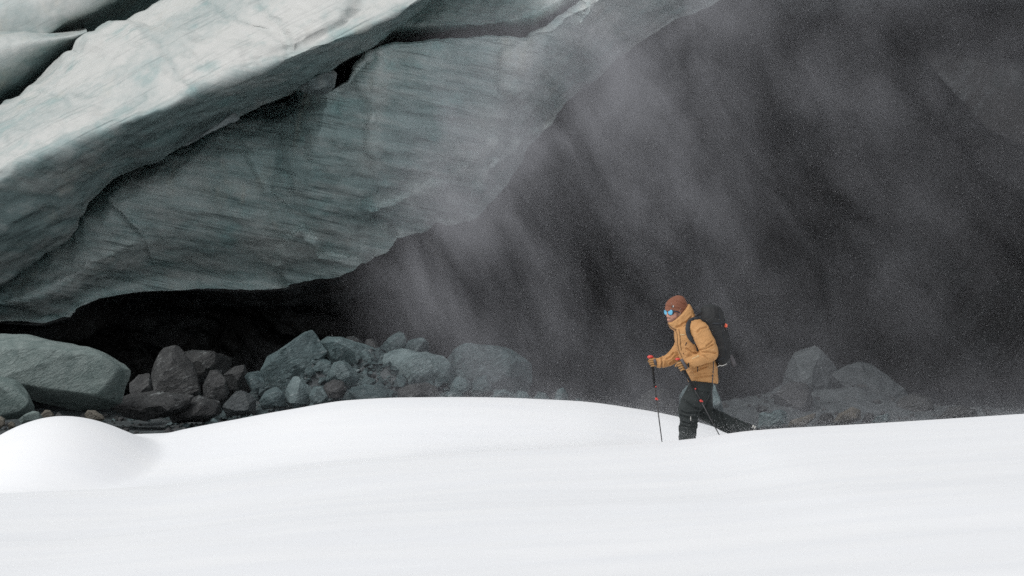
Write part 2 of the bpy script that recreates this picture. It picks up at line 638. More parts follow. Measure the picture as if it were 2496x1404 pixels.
back0 = w0.copy(); back0[:, 1] -= 40; back0[:, 2] = 52
back1 = w0.copy(); back1[:, 1] += 12; back1[:, 2] += 2.4
l04, l16 = lerp_rail(0.04, -0.22), lerp_rail(0.16, -0.45)
l04[:, 2] -= 0.0 * tuck
tl = smooth01((w0[:, 0] - 20) / 280)                          # the hollow runs wide at the left foot of the slab
l16[:, 2] -= 1.3 * tuck * tl
l35 = lerp_rail(0.35, -0.50); l35[:, 2] -= 1.7 * tuck * (0.35 + 0.65 * tl)
l70 = lerp_rail(0.7, -0.45); l70[:, 2] -= 0.9 * tuck
rails = [back0, back1, lerp_rail(0.0), l04, l16, l35, l70, lerp_rail(0.93, -0.05), wb]
_old = [back0, back1, lerp_rail(0.0), lerp_rail(0.04, -0.22), lerp_rail(0.35, -0.55), lerp_rail(0.7, -0.30), lerp_rail(0.93, -0.05), wb]
G = loft_exact(rails, [4, 6, 8, 22, 34, 50, 34, 10])
gx, gy = G[:, :, 0].copy(), G[:, :, 1].copy()
front = np.zeros(gx.shape[0]); front[10:] = 1
STEPS = [
    ([(1135, 548), (1146, 470), (1190, 400), (1260, 335), (1380, 285), (1440, 300), (1330, 480), (1215, 550)], 0.30, 16),
    ([(893, 517), (925, 497), (960, 490), (1010, 455), (1050, 438), (1090, 436), (1200, 330), (1230, 380), (1120, 560), (980, 590), (935, 548)], 0.18, 14),
    ([(735, 545), (748, 570), (775, 590), (782, 618), (872, 630), (885, 650), (860, 690), (700, 730), (660, 650), (700, 580)], 0.24, 14),
    ([(1205, 195), (1222, 120), (1262, 96), (1300, 84), (1335, 150), (1330, 205), (1275, 250), (1215, 222)], 0.12, 22),
    ([(850, 200), (925, 120), (945, 130), (935, 250), (905, 330), (925, 385), (890, 375), (895, 290), (880, 240)], 0.10, 30),
    ([(1080, 150), (1120, 80), (1210, 80), (1195, 210), (1150, 260), (1090, 200)], 0.04, 30),
    ([(1390, 60), (1440, -20), (1620, -60), (1600, 60), (1510, 150), (1430, 210)], 0.25, 26),
    ([(-80, 780), (100, 690), (300, 590), (345, 560), (372, 612), (360, 660), (250, 720), (160, 790), (0, 820)], 0.10, 20),
    ([(520, 580), (690, 600), (720, 640), (650, 720), (480, 720), (460, 640)], 0.07, 36),
]
for poly, h, w in STEPS:
    sd = poly_sd(gx, gy, poly)
    # ragged step edges
    rag = fbm(np.stack([gx, gy, 0 * gx], -1).reshape(-1, 3) * 0.035, 4).reshape(gx.shape) * 9
    G[:, :, 2] -= h * smooth01((sd + rag) / w + 0.2) * front[:, None]
for line, h, w in [([(255, 480), (300, 520), (340, 560), (365, 600), (372, 640)], 0.10, 7), ([(905, 300), (915, 400), (935, 470), (915, 520)], 0.09, 12), ([(590, 330), (620, 400), (650, 470)], 0.05, 8)]:
    d = line_d(gx, gy, line)
    G[:, :, 2] -= h * np.exp(-(d / w) ** 2) * front[:, None]
me = grid_mesh("hanging_wall", G)
wpx = gx.ravel(); wpy = gy.ravel()
c, n = coords_of(me), normals_of(me)
q = c.copy(); ca, sa = math.cos(math.radians(8)), math.sin(math.radians(8))
qx, qz = q[:, 0] * ca - q[:, 2] * sa, q[:, 0] * sa + q[:, 2] * ca
big = fbm(np.stack([qx * 0.5, q[:, 1] * 0.3, qz * 0.6], -1) + 3, 4)
lay = fbm(np.stack([qx * 0.55, q[:, 1] * 0.5, qz * 4.6], -1), 4)
fine = fbm(q * 3.4 + 8, 4)
scal = 1 - np.abs(fbm(q * 1.25 + 31, 3)) * 2
set_coords(me, c + n * (0.20 * big + 0.045 * lay + 0.022 * fine + 0.022 * scal)[:, None])
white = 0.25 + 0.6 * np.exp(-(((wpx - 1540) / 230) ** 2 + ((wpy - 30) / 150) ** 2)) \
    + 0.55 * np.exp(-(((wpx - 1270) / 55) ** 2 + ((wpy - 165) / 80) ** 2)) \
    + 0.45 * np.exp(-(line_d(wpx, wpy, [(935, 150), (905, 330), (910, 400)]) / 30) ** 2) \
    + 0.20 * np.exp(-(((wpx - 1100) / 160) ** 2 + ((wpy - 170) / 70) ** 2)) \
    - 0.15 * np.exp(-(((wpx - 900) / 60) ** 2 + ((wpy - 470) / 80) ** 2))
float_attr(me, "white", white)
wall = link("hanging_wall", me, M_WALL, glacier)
tag(wall, "broad layered grey ice wall hanging over the cave")

# --- cave vault: from the wall's lower edge back into the dark
cav2 = wb.copy(); cav2[:, 2] += 3.0; cav2[:, 1] = HY + (wb[:, 1] - HY) * 0.96
cav3 = wb.copy(); cav3[:, 2] = 50; cav3[:, 1] = HY + (wb[:, 1] - HY) * 0.85; cav3[:, 0] = 1700 + (wb[:, 0] - 1700) * 0.95
cav4 = wb.copy(); cav4[:, 2] = 56; cav4[:, 1] = HY + (wb[:, 1] - HY) * 0.5; cav4[:, 0] = 1700 + (wb[:, 0] - 1700) * 0.85
cav5 = wb.copy(); cav5[:, 2] = 58; cav5[:, 1] = np.maximum(HY + 160, wb[:, 1]); cav5[:, 0] = 1700 + (wb[:, 0] - 1700) * 0.8
ov0 = lerp_rail(0.86, 0.9)
ov1 = wb.copy(); ov1[:, 2] += 0.55; ov1[:, 1] += 1
cav1 = wb.copy(); cav1[:, 2] += 1.2; cav1[:, 1] -= 2
GC = loft_exact([ov0, ov1, cav1, cav2, cav3, cav4, cav5], [6, 4, 12, 36, 46, 56])
for poly, h, w in [([(2235, 118), (2290, 112), (2360, 135), (2500, 158), (2700, 190), (2700, 600), (2380, 420), (2300, 200)], 0.9, 18),
                   ([(1500, -200), (1950, 60), (2120, 70), (2260, 30), (2700, 40), (2700, -400), (1500, -400)], 1.2, 40),
                   ([(2330, 300), (2480, 420), (2700, 520), (2700, 800), (2450, 620)], 0.6, 25)]:
    GC[:, :, 2] -= h * smooth01(poly_sd(GC[:, :, 0], GC[:, :, 1], poly) / w)
me = grid_mesh("cave_wall", GC)
c, n = coords_of(me), normals_of(me)
amp = smooth01((c[:, 1] - 42.5) / 4.0)
h = 0.9 * fbm(c * 0.22 + 4, 3) + 0.45 * (0.5 - np.abs(fbm(c * 0.55 + 12, 4))) + 0.08 * fbm(c * 2.5, 3)
set_coords(me, c + n * (h * amp)[:, None])
cgx, cgy = GC[:, :, 0].ravel(), GC[:, :, 1].ravel()
lip = poly_sd(cgx, cgy, [(2235, 118), (2290, 112), (2360, 135), (2500, 158), (2700, 190), (2700, 330), (2450, 300), (2330, 330), (2290, 200)])  # mask of the step whose lit edge is painted paler
float_attr(me, "white", -0.1 + 0.40 * smooth01((1000 - cgx) / 300) + 0.75 * smooth01(poly_sd(cgx, cgy, [(1700, -400), (1760, 10), (2000, 55), (2120, 60), (2260, 20), (2700, 90), (2700, -400)]) / 60) + 0.6 * smooth01(lip / 25))  # left side paler: fill light painted into the rock colour
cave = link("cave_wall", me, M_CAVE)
tag(cave, "dark rock and dirty ice vault at the back of the cave", kind="structure")

# --- diagonal slab
R0 = [(-400, 470), (-250, 395), (-120, 330), (0, 265), (60, 237), (85, 215), (110, 202), (150, 165), (175, 138), (192, 130), (205, 104), (218, 92), (250, 80), (285, 58), (330, 54), (352, 38), (380, 25), (420, 0), (520, -70), (700, -190)]
R2 = [(-400, 560), (-250, 505), (0, 404), (148, 340), (315, 281), (400, 250), (485, 203), (630, 159), (740, 115), (852, 74), (937, 38), (1015, -5), (1120, -70), (1250, -160)]
R3 = [(-400, 950), (-250, 850), (0, 688), (60, 640), (100, 605), (150, 575), (172, 547), (180, 520), (207, 487), (250, 445), (289, 417), (325, 405), (370, 391), (420, 360), (474, 332), (520, 305), (555, 290), (620, 262), (704, 232),
      (740, 212), (778, 182), (840, 142), (900, 102), (950, 62), (1015, 10), (1120, -58), (1250, -148)]
n = 420
r0, r2, r3 = resample(setY(R0, 39.6), n), resample(setY(R2, 36.7), n), resample(setY(R3, 39.0), n)
r1 = r0 * 0.55 + r2 * 0.45; r1[:, 2] = 37.7
r2b = r2 * 0.8 + r3 * 0.2; r2b[:, 2] = 36.75
r2c = r2 * 0.4 + r3 * 0.6; r2c[:, 2] = 37.7
r4 = r3.copy(); r4[:, 1] -= 14; r4[:, 2] += 1.2
r5 = r3.copy(); r5[:, 1] -= 40; r5[:, 2] = 44
rb = r0.copy(); rb[:, 1] += 30; rb[:, 2] = 43
R = [rb, r0, r1, r2, r2b, r2c, r3, r4, r5]
GS = []
segs = [8, 30, 34, 10, 22, 24, 10, 10, 6]
m_ = len(R)
for i in range(m_):
    a, b, c_, d = R[i - 1], R[i], R[(i + 1) % m_], R[(i + 2) % m_]
    for k in range(segs[i]):
        t = k / segs[i]
        m0, m1 = (c_ - a) * 0.32, (d - b) * 0.32
        GS.append((2 * t**3 - 3 * t**2 + 1) * b + (t**3 - 2 * t**2 + t) * m0 + (-2 * t**3 + 3 * t**2) * c_ + (t**3 - t**2) * m1)
GS = np.array(GS)
# facet steps on the bright face
for poly, h, w in [([(380, 60), (520, 190), (640, 150), (800, 80), (900, 20), (760, -60), (440, -20)], 0.10, 30), ([(640, 40), (690, 90), (700, 140), (850, 60), (900, -40), (700, -30)], 0.12, 24),
                   ([(0, 290), (160, 250), (300, 260), (150, 330), (0, 390)], 0.08, 40)]:
    fr = np.zeros(GS.shape[0]); fr[8:80] = 1
    GS[:, :, 2] -= h * smooth01(poly_sd(GS[:, :, 0], GS[:, :, 1], poly) / w) * fr[:, None]
CR = [[(325, 50), (352, 80), (392, 108), (415, 150), (432, 188), (470, 215)], [(632, 5), (655, 40), (690, 62), (702, 112), (700, 140)], [(470, -30), (530, 30), (600, 62), (655, 78)], [(90, 215), (140, 235), (175, 262)], [(240, 300), (300, 262), (350, 240)]]
dcr = np.full(GS.shape[:2], 1e9)
for ln in CR:
    wob = 7 * fbm(np.stack([GS[:, :, 0], GS[:, :, 1], 0 * GS[:, :, 0]], -1).reshape(-1, 3) * 0.03, 3).reshape(GS.shape[:2])
    dcr = np.minimum(dcr, np.abs(line_d(GS[:, :, 0], GS[:, :, 1], ln) + wob))
GS[:, :, 2] += 0.045 * np.exp(-(dcr / 7) ** 2) * fr[:, None]
me = grid_mesh("diagonal_slab", GS, closed=True, cap=True)
c, nn = coords_of(me), normals_of(me)
a = math.radians(-32)
qx, qz = c[:, 0] * math.cos(a) - c[:, 2] * math.sin(a), c[:, 0] * math.sin(a) + c[:, 2] * math.cos(a)
lay = fbm(np.stack([qx * 0.35, c[:, 1] * 1.2, qz * 3.2], -1), 4)
set_coords(me, c + nn * (0.16 * fbm(c * 0.55 + 40, 4) + 0.045 * lay + 0.03 * fbm(c * 3.0 + 5, 4) + 0.05 * (1 - 2 * np.abs(fbm(c * 1.3 + 2, 3))))[:, None])
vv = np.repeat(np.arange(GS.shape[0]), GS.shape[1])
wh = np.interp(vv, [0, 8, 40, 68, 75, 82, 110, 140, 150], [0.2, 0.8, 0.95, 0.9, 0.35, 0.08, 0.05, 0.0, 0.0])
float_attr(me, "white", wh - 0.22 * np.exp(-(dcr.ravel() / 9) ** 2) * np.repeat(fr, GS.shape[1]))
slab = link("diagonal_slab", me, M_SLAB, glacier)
tag(slab, "thick pale ice slab slanting across the upper left, bright on top")

# --- upper corner slabs and the roof slab behind
def slab_part(name, rails, segs, n, mat, whites, amp=0.10, label=None):
    G_ = loft([list(r) for r in rails], n, segs, closed=True)
    me_ = grid_mesh(name, G_, closed=True, cap=True)
    c_, n_ = coords_of(me_), normals_of(me_)
    set_coords(me_, c_ + n_ * (amp * fbm(c_ * 0.8 + 7, 4) + 0.028 * fbm(c_ * 3.2 + 1, 4))[:, None])
    row = np.repeat(np.arange(G_.shape[0]), G_.shape[1])
    keys = np.concatenate([[0], np.cumsum(segs)])
    float_attr(me_, "white", np.interp(row, keys, list(whites) + [whites[0]]))
    o = link(name, me_, mat, glacier)
    if label: o["label"] = label
    return o


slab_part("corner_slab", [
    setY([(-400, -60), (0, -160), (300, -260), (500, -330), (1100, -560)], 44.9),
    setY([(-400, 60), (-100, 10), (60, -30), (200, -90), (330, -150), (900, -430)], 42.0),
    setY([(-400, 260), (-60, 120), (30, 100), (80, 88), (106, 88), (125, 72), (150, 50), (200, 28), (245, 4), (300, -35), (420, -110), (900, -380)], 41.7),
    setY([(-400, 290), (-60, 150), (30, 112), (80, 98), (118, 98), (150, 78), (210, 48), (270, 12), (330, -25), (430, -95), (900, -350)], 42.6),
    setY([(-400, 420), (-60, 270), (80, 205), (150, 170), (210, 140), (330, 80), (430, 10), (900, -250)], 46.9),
], [10, 20, 8, 14, 8], 200, M_SLAB, [0.4, 0.8, 0.75, 0.2, -0.3], 0.08, "white ice slab in the upper left corner")  # underside tone lowered: crevice shade painted into the ice colour
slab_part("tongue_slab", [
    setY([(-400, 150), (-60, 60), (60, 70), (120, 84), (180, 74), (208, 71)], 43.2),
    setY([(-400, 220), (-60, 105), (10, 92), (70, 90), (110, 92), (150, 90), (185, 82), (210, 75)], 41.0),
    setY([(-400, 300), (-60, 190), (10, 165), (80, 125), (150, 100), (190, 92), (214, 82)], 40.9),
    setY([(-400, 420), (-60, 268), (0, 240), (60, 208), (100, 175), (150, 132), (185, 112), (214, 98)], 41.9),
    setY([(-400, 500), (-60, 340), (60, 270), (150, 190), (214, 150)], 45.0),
], [10, 6, 16, 8, 8], 200, M_SLAB, [0.6, 0.7, 0.45, -0.1, -0.3], 0.07, "tapering ice tongue pointing right above the crevice")  # lower face and underside toned darker, painting in the shade of the crevice
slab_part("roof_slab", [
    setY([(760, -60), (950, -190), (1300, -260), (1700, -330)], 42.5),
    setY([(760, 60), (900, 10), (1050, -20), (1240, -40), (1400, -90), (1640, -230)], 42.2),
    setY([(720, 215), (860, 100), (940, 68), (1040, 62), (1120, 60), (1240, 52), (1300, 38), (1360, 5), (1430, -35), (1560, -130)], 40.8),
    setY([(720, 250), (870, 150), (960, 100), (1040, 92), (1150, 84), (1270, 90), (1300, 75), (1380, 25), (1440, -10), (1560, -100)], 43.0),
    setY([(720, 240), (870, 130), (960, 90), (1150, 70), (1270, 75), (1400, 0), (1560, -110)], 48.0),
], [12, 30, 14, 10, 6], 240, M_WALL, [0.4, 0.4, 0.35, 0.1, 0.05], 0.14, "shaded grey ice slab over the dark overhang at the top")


# --- the body of the glacier behind the slabs
core_poly = [(-1500, 1000), (-200, 590), (300, 320), (700, 170), (900, 100), (1300, 40), (1800, -340), (2300, -740), (3000, -840), (4700, 1100), (5000, 1100), (5000, -2500), (-1500, -2500)]
cv = [P(a, b, 47.5) for a, b in core_poly] + [P(a, b, 47.5) + Vector((0, 26, 0)) for a, b in core_poly]
k_ = len(core_poly)
bm = bmesh.new()
bv_ = [bm.verts.new(v) for v in cv]
bm.faces.new(bv_[:k_]); bm.faces.new(bv_[k_:][::-1])
for i in range(k_):
    bm.faces.new((bv_[i], bv_[(i + 1) % k_], bv_[k_ + (i + 1) % k_], bv_[k_ + i]))
bmesh.ops.recalc_face_normals(bm, faces=bm.faces)
me = bpy.data.meshes.new("ice_core"); bm.to_mesh(me); bm.free()
float_attr(me, "white", np.zeros(len(me.vertices)))
link("ice_core", me, M_WALL, glacier, smooth=False)


# ------------------------------------------------------------------ rocks and broken ice
def rock_mesh(name, poly, Y, thick, seed, fr=0.62, rough=0.02, bevel=0.02, top=0.0):
    """an angular block whose outline is the polygon, hulled with a smaller facet before and behind it"""
    rnd = random.Random(seed)
    cx = sum(p[0] for p in poly) / len(poly)
    cy = sum(p[1] for p in poly) / len(poly)
    bm = bmesh.new()
    for (a, b) in poly:
        bm.verts.new(P(a, b, Y + thick * rnd.uniform(-0.16, 0.16)))
    k = len(poly)
    for i, (a, b) in enumerate(poly):
        if k > 7 and i % 2 == seed % 2:
            continue
        s = fr * rnd.uniform(0.72, 1.2)
        bm.verts.new(P(cx + (a - cx) * s, cy + (b - cy) * s + top, Y - thick * rnd.uniform(0.36, 0.55)))
        s = fr * rnd.uniform(0.8, 1.2)
        bm.verts.new(P(cx + (a - cx) * s, cy + (b - cy) * s, Y + thick * rnd.uniform(0.4, 0.55)))
    sharp = fr < 0.7
    if sharp:                                   # broken faces: knock the front points about so that no two facets match
        for v in bm.verts:
            if v.co.y < Y - 0.2 * thick:
                v.co += Vector((rnd.uniform(-1, 1), rnd.uniform(-1, 1) * 1.3, rnd.uniform(-1, 1))) * thick * 0.24
    r = bmesh.ops.convex_hull(bm, input=bm.verts)
    junk = [e for e in r.get('geom_interior', []) + r.get('geom_unused', []) if isinstance(e, bmesh.types.BMVert)]
    bmesh.ops.delete(bm, geom=list(set(junk)), context='VERTS')
    bmesh.ops.dissolve_limit(bm, angle_limit=math.radians(7), verts=bm.verts, edges=bm.edges)
    size = max(max(p[0] for p in poly) - min(p[0] for p in poly), max(p[1] for p in poly) - min(p[1] for p in poly)) / F * Y
    bmesh.ops.bevel(bm, geom=list(bm.edges), offset=bevel * size, segments=2, profile=0.6, affect='EDGES', clamp_overlap=True)
    bmesh.ops.triangulate(bm, faces=bm.faces)
    for it in range(6):
        lim = max(size / (9 if sharp else 16), 0.03)
        es = [e for e in bm.edges if e.calc_length() > lim]
        if not es or len(bm.faces) > 9000:
            break
        bmesh.ops.subdivide_edges(bm, edges=es, cuts=1)
        bmesh.ops.triangulate(bm, faces=bm.faces)
    me = bpy.data.meshes.new(name)
    bm.to_mesh(me)
    bm.free()
    c, n = coords_of(me), normals_of(me)
    k1 = 1.7 / max(size, 0.05)
    if sharp:
        ctr = c.mean(0)
        rp = np.random.RandomState(seed + 50)
        for _ in range(7):
            nrm = rp.normal(size=3) * np.array([1, 1.3, 1]); nrm /= np.linalg.norm(nrm)
            nrm[1] = -abs(nrm[1]) - 0.5; nrm /= np.linalg.norm(nrm)
            dd = (c - ctr) @ nrm
            over = dd - dd.max() * rp.uniform(0.80, 0.96)
            c = c - nrm[None, :] * np.where(over > 0, over, 0)[:, None]
        set_coords(me, c)
        n = normals_of(me)
    cell = np.floor(fbm(c * k1 * 0.8 + seed * 1.7, 2) * 7) / 7
    ridg = 0.5 - 2 * np.abs(fbm(c * k1 + seed * 3.1, 3))
    h = rough * size * (1.1 * fbm(c * k1 * 1.5 + seed, 4) + 0.7 * ridg + 0.8 * fbm(c * k1 * 5 + seed, 3))
    if sharp:
        chip = 0.4 - 1.6 * np.abs(fbm(c * k1 * 2.6 + seed * 2.3, 3))
        h = h * 0.8 + rough * size * (1.0 * cell + 0.8 * chip)
    set_coords(me, c + n * h[:, None])
    me.polygons.foreach_set('use_smooth', [True] * len(me.polygons))
    return me


ROCKS = [
    # name, material, Y, thickness, outline, label, category, group
    ("boulder", M_GREEN, 33.6, 1.3, [(-70, 850), (0, 816), (60, 815), (125, 832), (180, 847), (215, 847), (260, 865), (305, 890), (317, 905), (312, 925), (300, 960), (296, 985), (270, 998), (190, 1003), (110, 985), (20, 960), (-60, 940)], "big grey-green boulder with a blunt right end, at the left edge", "boulder"),
    ("boulder", M_GREEN, 32.7, 0.7, [(-70, 935), (-30, 920), (0, 917), (40, 926), (66, 952), (84, 990), (87, 1008), (70, 1020), (-60, 1030)], "rounded grey boulder in front of the big one, cut by the left edge", "boulder"),
    ("stone", M_GREEN, 31.9, 0.25, [(45, 1022), (62, 1010), (80, 1006), (98, 1010), (107, 1020), (100, 1034), (52, 1036)], "smooth pale oval stone below the rounded grey boulder", "stone"),
    ("stone", M_BROWN, 32.2, 0.2, [(98, 1012), (110, 999), (122, 1000), (131, 1010), (130, 1026), (102, 1028)], "small brown stone right of the pale oval stone", "stone"),
    ("stone", M_BROWN, 31.7, 0.2, [(-8, 1018), (2, 1014), (12, 1020), (13, 1036), (0, 1046), (-8, 1046)], "small stone at the very left edge above the snow", "stone"),
    ("stone", M_BROWN, 31.7, 0.15, [(18, 1034), (27, 1026), (36, 1032), (39, 1042), (22, 1046)], "little pebble between the left edge and the pale oval stone", "stone"),
    ("stone", M_DARK, 32.3, 0.15, [(132, 1014), (142, 1004), (152, 1010), (156, 1026), (134, 1030)], "tiny dark stone right of the small brown stone", "stone"),
    ("stone", M_BROWN, 32.4, 0.3, [(206, 1010), (214, 1000), (232, 1000), (250, 1012), (256, 1022), (240, 1032), (210, 1030)], "yellow-brown stone under the big boulder's lower edge", "stone"),
    ("boulder", M_DARK, 36.6, 0.9, [(368, 915), (384, 862), (400, 848), (436, 846), (452, 862), (482, 902), (492, 965), (450, 985), (378, 980)], "dark hump-shaped rock in the cave right of the big boulder", "boulder"),
    ("boulder", M_DARK, 37.6, 0.9, [(436, 862), (470, 853), (510, 855), (548, 866), (562, 884), (556, 930), (460, 930)], "dark flat-topped rock behind the hump-shaped rock", "boulder"),
    ("boulder", M_DARK, 35.6, 0.5, [(316, 935), (338, 913), (352, 918), (366, 945), (380, 990), (320, 1000)], "small dark rock against the big boulder's right end", "boulder"),
    ("boulder", M_DARK, 34.6, 0.7, [(262, 985), (310, 962), (372, 952), (425, 970), (470, 966), (452, 996), (400, 1016), (300, 1018)], "low broad dark rock lying below the hump-shaped rock", "boulder"),
    ("boulder", M_DARK, 34.9, 0.6, [(402, 1006), (436, 978), (486, 962), (536, 978), (540, 1006), (500, 1030), (420, 1032)], "dark rock with a domed top by the frozen silt", "boulder"),
    ("ice_block", M_DARK, 35.6, 0.5, [(494, 940), (512, 903), (530, 900), (548, 925), (560, 955), (545, 988), (500, 985)], "dark scratched ice block right of the hump-shaped rock", "ice block"),
    ("ice_block", M_DARK, 36.4, 0.5, [(545, 912), (572, 893), (596, 890), (608, 915), (600, 955), (560, 950)], "small dark ice block left of the rubble pile", "ice block"),
    ("ice_block", M_FLOOR, 34.9, 0.5, [(542, 992), (568, 962), (600, 955), (626, 972), (622, 1010), (552, 1015)], "low grey ice block at the left foot of the rubble pile", "ice block"),
    # central rubble pile
    ("ice_block", M_BLOCK, 36.7, 0.8, [(628, 915), (652, 870), (700, 836), (742, 809), (760, 806), (776, 826), (796, 858), (775, 905), (735, 940), (690, 968), (645, 955)], "tall dark slanted ice slab with a pointed top, left end of pile", "ice block"),
    ("ice_block", M_BLOCK, 36.9, 0.8, [(772, 838), (798, 821), (832, 822), (856, 834), (905, 845), (930, 856), (938, 885), (918, 940), (860, 940), (800, 900)], "broad blue-grey ice block right of the pointed slab", "ice block"),
    ("stone", M_DARK, 37.4, 0.3, [(836, 830), (846, 820), (862, 818), (876, 827), (892, 845), (880, 870), (840, 866)], "dark brownish lump on top of the broad blue-grey block", "stone"),
    ("stone", M_DARK, 37.4, 0.3, [(886, 838), (894, 827), (906, 825), (918, 832), (924, 852), (915, 875), (888, 870)], "second dark lump on the pile, left of the wedge shard", "stone"),
    ("ice_block", M_BLOCK, 37.0, 0.35, [(925, 848), (950, 826), (974, 808), (984, 811), (992, 828), (988, 862), (945, 872)], "wedge-shaped ice shard pointing up right on the pile top", "ice block"),
    ("ice_block", M_BLOCK, 36.8, 0.4, [(986, 850), (994, 830), (1018, 824), (1036, 827), (1046, 836), (1038, 850), (1044, 872), (1000, 885), (984, 872)], "notched ice block right of the wedge shard on the pile", "ice block"),
    ("ice_block", M_PALE, 36.2, 0.9, [(918, 888), (938, 864), (980, 850), (1040, 857), (1068, 866), (1080, 868), (1098, 890), (1117, 920), (1100, 955), (1000, 960), (930, 945)], "largest pale ice block, front and centre of the pile", "ice block"),
    ("ice_block", M_PALE, 35.6, 0.5, [(790, 932), (803, 903), (814, 883), (828, 880), (848, 884), (870, 906), (888, 930), (870, 955), (810, 950)], "pale pointed ice block in front of the broad blue-grey block", "ice block"),
    ("ice_block", M_BLOCK, 36.0, 0.5, [(732, 930), (765, 892), (790, 874), (806, 880), (802, 908), (792, 935), (760, 952)], "dark ice block between the pointed slab and the pale pointed block", "ice block"),
    ("ice_block", M_PALE, 35.1, 0.5, [(690, 975), (702, 938), (714, 918), (727, 917), (748, 938), (766, 952), (776, 985), (720, 1000)], "pyramid-shaped ice block below the pointed slab", "ice block"),
    ("ice_block", M_BLOCK, 35.7, 0.4, [(596, 918), (604, 908), (632, 904), (646, 925), (640, 960), (610, 950)], "small rounded blue-grey block at the pile's left end", "ice block"),
    ("ice_block", M_BLOCK, 35.0, 0.4, [(632, 978), (645, 955), (672, 942), (690, 960), (700, 990), (640, 1000)], "low ice block left of the pyramid-shaped one", "ice block"),
    ("ice_block", M_DARK, 34.9, 0.35, [(780, 956), (792, 936), (814, 925), (834, 928), (846, 950), (836, 970), (790, 972)], "small dark block in front of the pale pointed one", "ice block"),
    ("ice_block", M_PALE, 34.9, 0.3, [(752, 968), (764, 944), (786, 942), (800, 958), (802, 985), (760, 990)], "small pale chip right of the pyramid-shaped block", "ice block"),
    ("ice_block", M_BLOCK, 34.7, 0.4, [(846, 975), (856, 945), (890, 936), (930, 944), (962, 955), (968, 985), (860, 990)], "low grey block at the front of the pile above the snow", "ice block"),
    ("ice_block", M_DARK, 34.6, 0.45, [(964, 968), (972, 948), (992, 938), (1040, 933), (1062, 941), (1072, 960), (1072, 985), (970, 985)], "dark humped block just above the snow crest", "ice block"),
    ("ice_block", M_BLOCK, 37.6, 1.0, [(1084, 900), (1096, 870), (1112, 862), (1132, 843), (1180, 838), (1232, 848), (1276, 868), (1298, 890), (1297, 935), (1270, 975), (1150, 975), (1100, 945)], "big rounded glassy ice boulder at the pile's right end", "ice block"),
    ("ice_block", M_BLOCK, 35.4, 0.4, [(1096, 950), (1106, 926), (1126, 920), (1150, 936), (1156, 965), (1105, 970)], "small block at the left foot of the rounded glassy boulder", "ice block"),
    ("ice_block", M_BLOCK, 35.2, 0.35, [(1148, 955), (1160, 922), (1186, 914), (1196, 938), (1204, 965), (1155, 970)], "flat-topped small block before the rounded glassy boulder", "ice block"),
    ("ice_block", M_BLOCK, 34.8, 0.3, [(1076, 975), (1086, 955), (1110, 950), (1130, 962), (1136, 980), (1080, 985)], "low chip in the row under the big pale block", "ice block"),
    ("ice_block", M_BLOCK, 34.9, 0.3, [(1196, 972), (1210, 952), (1232, 948), (1252, 962), (1256, 985), (1200, 985)], "low chip below the middle of the rounded glassy boulder", "ice block"),
    ("ice_block", M_BLOCK, 35.0, 0.3, [(1246, 975), (1262, 951), (1284, 956), (1298, 975), (1296, 990), (1250, 990)], "low chip at the right foot of the rounded glassy boulder", "ice block"),
    ("ice_block", M_BLOCK, 35.0, 0.3, [(1298, 982), (1312, 954), (1330, 958), (1348, 982), (1346, 995), (1300, 995)], "broad chip left of the lone upright ice chip", "ice block"),
    ("ice_block", M_BLOCK, 35.2, 0.3, [(1346, 985), (1358, 950), (1371, 945), (1384, 962), (1390, 990), (1350, 995)], "lone upright ice chip right of the pile", "ice block"),
    ("ice_block", M_BLOCK, 35.0, 0.2, [(1394, 992), (1404, 972), (1416, 972), (1426, 990), (1422, 1000), (1396, 1000)], "tiny ice chip right of the lone upright chip", "ice block"),
    # right of the pile, in the drifting snow
    ("boulder", M_DARK, 37.2, 0.8, [(1552, 1005), (1564, 962), (1592, 945), (1628, 948), (1650, 985), (1655, 1015), (1560, 1020)], "dark boulder behind the far trekking pole", "boulder"),
    ("boulder", M_PALE, 35.6, 0.8, [(1652, 1020), (1657, 965), (1672, 942), (1700, 930), (1738, 932), (1755, 968), (1764, 1005), (1760, 1025), (1660, 1030)], "grey-blue boulder behind the walker's legs", "boulder"),
    ("boulder", M_FLOOR, 38.6, 1.3, [(1896, 990), (1912, 912), (1934, 860), (1984, 844), (2004, 850), (2040, 905), (2062, 935), (2090, 1005), (1940, 1010)], "tall grey ice boulder topping the heap right of the walker", "boulder"),
    ("boulder", M_DARK, 37.4, 1.0, [(1886, 1000), (1898, 952), (1924, 928), (1968, 938), (1985, 990), (1980, 1010), (1900, 1012)], "dark leaning boulder at the left foot of the tall grey one", "boulder"),
    ("boulder", M_FLOOR, 38.9, 1.2, [(1980, 1005), (2008, 940), (2050, 896), (2122, 888), (2150, 925), (2205, 945), (2245, 1005), (2080, 1015)], "large dark rock mass right of the tall grey boulder", "boulder"),
    ("boulder", M_DARK, 37.4, 0.7, [(2176, 1010), (2192, 972), (2232, 960), (2266, 968), (2276, 1000), (2270, 1020), (2185, 1022)], "dark boulder beyond the snow crest, right of the rock mass", "boulder"),
    ("stone", M_PALE, 33.4, 0.35, [(1846, 1045), (1851, 1008), (1862, 1004), (1884, 1009), (1906, 1024), (1910, 1045), (1870, 1052)], "pale angular stone behind the raised boot", "stone"),
    ("stone", M_BLOCK, 34.3, 0.35, [(1872, 1020), (1884, 1002), (1902, 998), (1918, 1006), (1922, 1040), (1880, 1045)], "grey stone behind the pale angular stone", "stone"),
    ("stone", M_BROWN, 33.8, 0.3, [(1918, 1040), (1926, 1026), (1958, 1016), (1988, 1006), (1988, 1018), (1962, 1038), (1930, 1050)], "brown wedge-shaped stone beyond the snow crest", "stone"),
